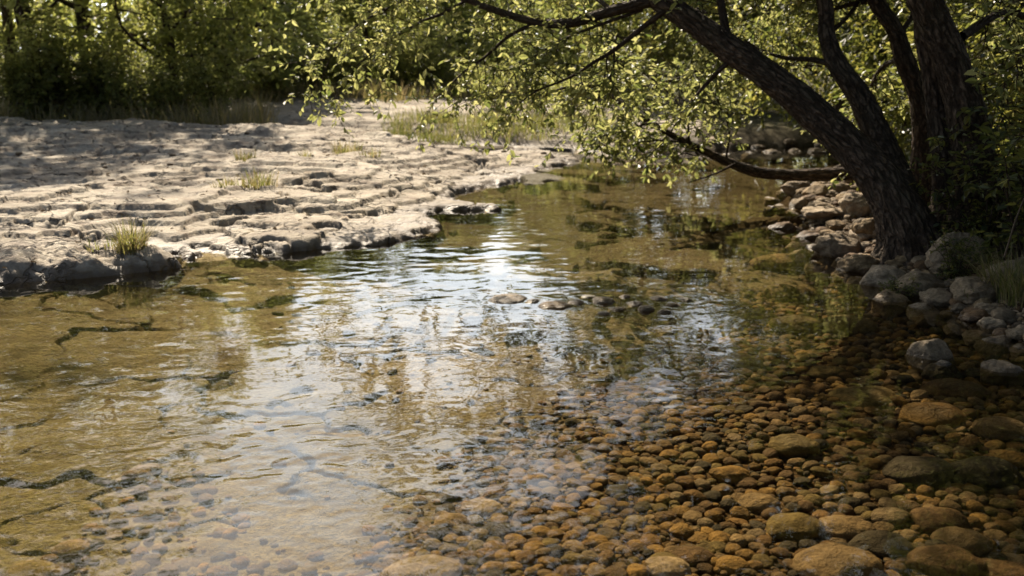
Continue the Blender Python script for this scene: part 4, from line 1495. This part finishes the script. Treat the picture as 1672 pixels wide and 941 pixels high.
# trees of the right bank, finer leaves because nearer
RB = 'trees on the right bank beyond the pool'
r_a = make_tree('bank_tree', 601, 6.5, 2.4, .10, 20000, .105, 'x', RB, M_LEAF_BANK, (-.6, -.5), .12, 20)
r_b = make_tree('bank_tree', 602, 5.0, 2.2, .05, 17000, .105, 'x', RB, M_LEAF_BANK, (-.4, -.6), .09, 18)
RTREES = [
    (r_a, 1075, 21.5, .85, .2, 'sunlit tree across the far pool behind the fallen bough'),
    (r_b, 1190, 20.5, .55, 1.4, 'bushy tree across the far pool seen under the leaning trunk'),
    (r_a, 1290, 20, .9, 2.6, 'leafy tree seen between the leaning trunk and its forked limb'),
    (r_b, 1380, 15.5, .9, 3.9, 'low leafy tree behind the forked limb'),
    (r_a, 1460, 14.5, 1.0, 5.0, 'dense tree behind the slender bent trunk'),
    (r_b, 1560, 12.5, 1.0, .9, 'bushy tree directly behind the twin trunks'),
    (r_a, 1650, 11.5, 1.0, 3.1, 'dark leafy tree right of the twin trunks'),
    (r_b, 1740, 9.8, .9, 4.5, 'leafy tree at the right picture edge'),
    (r_a, 1000, 24, .95, 4.0, 'tree at the bend of the stream behind crossing twigs'),
    (r_b, 1130, 25, .85, 2.0, 'bushy tree in the second row behind the fallen bough'),
    (r_a, 1270, 24, .8, .8, 'tall tree in the second row above the far stones'),
    (r_a, 1380, 21, 1.2, 5.7, 'tall tree in the second row behind the forked limb'),
    (r_b, 1520, 19, 1.3, 1.1, 'tree in the second row behind the twin trunks'),
    (r_a, 1660, 17, 1.3, 2.3, 'tree in the second row at the right edge'),
]
for a in RTREES:
    put_tree(*a)
for x, y, s_, rz, lab in ((5.4, 4.2, 1.35, 1.0, 'unseen big tree added beyond the right picture edge to shade the gravel'), (5.2, .6, 1.4, 3.0, 'unseen big tree added on the right bank beside the viewer to block sky light')):  # both out of view, added to keep sky light off the right side
    dup(r_a, (x, y, H(x, y)[0]), rz, s_, lab)


# ---- shrubs and weeds
def make_shrub(name, seed, h, spread, nst, leaf, dens, label, cat, group, mleaf, droop=.4, tb=0.0, six=True, lw=.05):
    rs = np.random.default_rng(seed)
    root = thing(name, (0, 0, 0), label, cat, group)
    wood, lf = MB(), MB()
    for i in range(nst):
        a = rs.uniform(0, 6.28)
        rr = spread * rs.uniform(.2, 1)
        top = np.array([math.cos(a) * rr, math.sin(a) * rr, h * rs.uniform(.55, 1.05)])
        b = np.array([math.cos(a) * rr * .15, math.sin(a) * rr * .15, -.05])
        mid = (b + top) * .5 + np.array([0, 0, h * .12]) + rs.normal(0, .05, 3) * h
        leafy_branch(wood, lf, [b, mid, top], .008, .003, rs, leaf=leaf, every=lw, tl=(h * .14, h * .3), dens=dens, start=.15, droop=droop, seg=4, six=six, tb=tb)
    wood.build('stems', M_TWIG, root)
    lf.build('foliage', mleaf, root, smooth=False)
    return root


def put_shrub(proto, u, v, Y, s, rz, label):
    d = ray(u, v)
    x = d[0] / d[1] * Y
    z = H(x, Y)[0]
    if proto.name not in used:
        used.add(proto.name)
        proto.location = (x, Y, z)
        proto.rotation_euler = (0, 0, rz)
        proto.scale = (s, s, s)
        proto['label'] = label
        return
    dup(proto, (x, Y, z), rz, s, label)


SG = 'weeds and shrubs along the back of the rock shelf'
s_a = make_shrub('shrub', 701, 1.2, .75, 16, .09, 20, 'x', 'shrub', SG, M_LEAF_SUN, .5, 0, False, .09)
s_b = make_shrub('tall_weed', 702, 1.5, .35, 9, .10, 22, 'x', 'weed', SG, M_LEAF_SUN, .2, .15, False, .08)
SHR = [(s_a, 30, 18.7, 1.00, 0, 'dark shrub at the left edge behind the dry grass'), (s_b, 42, 18.4, 0.94, 1, 'bright tall weed standing at the left edge'), (s_b, 105, 18.8, 1.25, 2, 'tall pale feathery weed left of the dark trunk'), (s_b, 82, 19.3, 1.06, 3, 'greyish tall weed behind the pale feathery one'),
       (s_a, 120, 19.1, 1.00, 1.3, 'rounded dark shrub under the pale feathery weed'), (s_b, 165, 19.1, 1.00, 4, 'short tall-stemmed weed right of the dark trunk'), (s_a, 190, 18.9, 1.06, 2.2, 'broad green shrub at the middle of the weed belt'), (s_a, 250, 18.5, 0.88, 3, 'low green shrub below the drooping boughs'),
       (s_a, 300, 19.1, 0.94, 4.2, 'brownish low shrub right below the drooping bough tips'), (s_a, 350, 19.7, 0.88, 5.1, 'low shrub at the right end of the weed belt'), (s_a, 430, 24.5, 1.12, .5, 'dark shrub under the thin forked tree'), (s_a, 500, 25.0, 1.12, 1.7, 'dark shrub behind the far shelf, left of the gap'), (s_a, 570, 25.5, 1.12, 2.9, 'dark shrub at the gap behind the far shelf'), (s_a, 640, 26.0, 1.12, .2, 'shrub behind the far shelf under the twig tips'), (s_a, 720, 26.0, 1.12, 3.7, 'shrub at the far end behind the shelf'),
       (s_a, 800, 21.0, 0.69, 5.5, 'sunlit low shrub on the grassy ledge'), (s_a, 870, 19.5, 0.62, .9, 'small shrub on the grassy ledge behind hanging leaves'), (s_a, 930, 18.0, 0.62, 2.5, 'small shrub at the water end of the grassy ledge')]
for pr, u, Y, s, rz, lab in SHR:
    put_shrub(pr, u, 160, Y, s, rz, lab)

# right bank shrubs near the trunks
BG = 'green shrubs on the right bank'
k_a = make_shrub('bank_shrub', 711, .75, .5, 12, .06, 26, 'x', 'shrub', BG, M_LEAF_BANK, .5, -.05, True, .06)
KSH = [(k_a, 1640, 6.9, 1.2, 0, 'dense dark shrub at the right picture edge above the dry grass'), (k_a, 1570, 6.15, .38, 1.7, 'leafy shoots in front of the twin trunks'), (k_a, 1610, 6.6, .9, 3.0, 'shrub right of the twin trunks foot'), (k_a, 1700, 6.2, 1.2, 4.1, 'shrub at the far right edge of the bank'), (k_a, 1690, 7.8, 1.5, 5.2, 'tall shrub at the right edge behind the other shrubs'),
       (k_a, 1480, 6.05, .28, 2.4, 'small sprig of leaves at the foot of the leaning trunk'), (k_a, 1420, 8.8, .5, .7, 'small green shrub on the bank behind the leaning trunk'), (k_a, 1650, 8.8, 1.8, 2.0, 'big shrub closing the view behind the right edge')]
for pr, u, Y, s, rz, lab in KSH:
    put_shrub(pr, u, 380, Y, s, rz, lab)

# leafy sprig hanging at the upper right
YS = 5.6
sq = at(1690, 10, YS)
spg = thing('hanging_sprig', sq, 'bright green leafy sprig hanging in from the upper right corner', 'branch')
wood, leafm = MB(), MB()
for pts, tl in (([(1720, -30), (1680, 0), (1655, 35)], (.05, .10)), ([(1720, -10), (1690, 60), (1660, 105), (1610, 125)], (.05, .12)), ([(1720, 90), (1680, 110), (1640, 135)], (.05, .12))):
    leafy_branch(wood, leafm, [at(u, v, YS + .1 * rs.uniform(-1, 1)) - sq for u, v in pts], .004, .002, rs, leaf=.06, every=.06, tl=tl, dens=40, start=.2, tb=.2)
wood.build('stems', M_TWIG, spg)
leafm.build('foliage', M_LEAF, spg, smooth=False)

# dry grass hanging over the right bank
for u, v, n, L, lab in ((1655, 455, 240, .40, 'straw coloured grass clump hanging over the right bank edge'), (1640, 400, 150, .42, 'green and straw grass clump above the hanging one'), (1675, 500, 160, .32, 'dry grass clump at the right picture edge above the gravel'), (1600, 475, 60, .2, 'small dry grass clump behind the shaded blocky rock')):
    q = P(u, v, .3)
    for _ in range(8):
        q = P(u, v, H(q[0], q[1])[0])
    mb = MB()
    blades(mb, (0, 0, -.03), n, .16, L, .007, .95, (.0, .75), int(u))
    o = mb.build('grass_clump', M_GRASS, smooth=False)
    o.location = (q[0], q[1], H(q[0], q[1])[0])
    tag(o, lab, 'grass', 'grass clumps on the right bank')
st = P(1640, 420, .45)
mb = MB()
tube(mb, [(0, 0, 0), (.05, 0, .25), (.14, 0, .50)], [.005, .004, .003], 6, .05)
o = mb.build('dead_stem', M_DRY)
o.location = st
tag(o, 'single thin brown dead stem rising from the bank grass at the right edge', 'stem')

# undergrowth grasses: nobody could count the blades
mb = MB()
for i in range(170):
    u = random.uniform(-150, 430)
    Y = random.uniform(17.5, 19.4)
    x = ray(u, 160)[0] / ray(u, 160)[1] * Y
    blades(mb, (x, Y, H(x, Y)[0]), 28, .3, random.uniform(.3, .8), .016, .6, (.4, 1), 900 + i)
for i in range(150):
    u = random.uniform(640, 1010)
    Y = random.uniform(16.2, 18.6) - (u - 640) * .002
    x = ray(u, 160)[0] / ray(u, 160)[1] * Y
    hh = H(x, Y)[0]
    if hh < .03:
        continue
    blades(mb, (x, Y, hh), 30, .25, random.uniform(.15, .36), .012, .6, (0, .7), 1200 + i)
for i in range(160):
    u = random.uniform(380, 1000)
    Y = random.uniform(23.5, 27)
    x = ray(u, 160)[0] / ray(u, 160)[1] * Y
    blades(mb, (x, Y, H(x, Y)[0]), 26, .4, random.uniform(.3, .6), .018, .6, (.2, 1), 1500 + i)
tag(mb.build('grass', M_GRASS, smooth=False), kind='stuff', label='mixed green and straw grass behind the rock shelf and on the ledge', cat='grass')

# ------------------------------------------------------------------ light, sky, camera
w = bpy.data.worlds.new('World')
SC.world = w
w.use_nodes = True
nt = w.node_tree
bg = nt.nodes['Background']
sky = nt.nodes.new('ShaderNodeTexSky')
sky.sky_type = 'NISHITA'
sky.sun_disc = False
sky.sun_elevation = SUN_EL
sky.sun_rotation = SUN_AZ
sky.air_density = 1.0
sky.dust_density = 3.0
k = NT(nt)
tc = k.n('ShaderNodeTexCoord').outputs['Generated']
sep = k.n('ShaderNodeSeparateXYZ')
k.l(tc, sep.inputs[0])
# bright broken cloud low in the sky on the sunward side
puff = k.ramp(k.noise(k.stretch(tc, (1, 1, 2.2)), 3.2, 6, .55), [(.37, .14), (.53, 1.0)])
band = k.ramp(sep.outputs['Z'], [(.02, .7), (.12, 1.0), (.42, 1.0), (.66, 0.0)])
side = k.ramp(sep.outputs['Y'], [(.0, 0.0), (.5, 1.0)])
left = k.ramp(sep.outputs['X'], [(.0, 1.0), (.24, .85), (.36, .12)])  # unseen cloud thinned on the right so the pebbles mirror less brightness
cm = k.math('MULTIPLY', k.math('MULTIPLY', k.math('MULTIPLY', puff, band), side), left)
k.l(k.mix(cm, sky.outputs[0], (33, 35, 36.5)), bg.inputs[0])
bg.inputs[1].default_value = .052
sun = bpy.data.lights.new('sun', 'SUN')
sun.energy = 5.0
sun.angle = R(.53)
sun.color = (1, .875, .70)
so = link('sun', sun)
sd = Vector((math.sin(SUN_AZ) * math.cos(SUN_EL), math.cos(SUN_AZ) * math.cos(SUN_EL), math.sin(SUN_EL)))
so.rotation_euler = sd.to_track_quat('Z', 'Y').to_euler()
so.location = sd * 60

cam = bpy.data.cameras.new('camera')
cam.sensor_width = 36
cam.lens = 36 * FPX / 1672
cam.clip_start = .05
cam.clip_end = 2000
cam.dof.use_dof = True
cam.dof.focus_distance = 4.7
cam.dof.aperture_fstop = 2.9
co = link('camera', cam)
co.location = (0, 0, CAM_Z)
co.rotation_euler = (math.pi / 2 - PITCH, 0, 0)
SC.camera = co

SC.view_settings.view_transform = 'Standard'
SC.view_settings.look = 'None'
SC.view_settings.gamma = 1
SC.view_settings.exposure = 1.2
SC.render.engine = 'CYCLES'
cy_ = SC.cycles
cy_.max_bounces = 12
cy_.diffuse_bounces = 7
cy_.glossy_bounces = 3
cy_.transmission_bounces = 8
cy_.transparent_max_bounces = 4
cy_.caustics_reflective = False
cy_.caustics_refractive = True
cy_.sample_clamp_indirect = 6
cy_.use_denoising = True
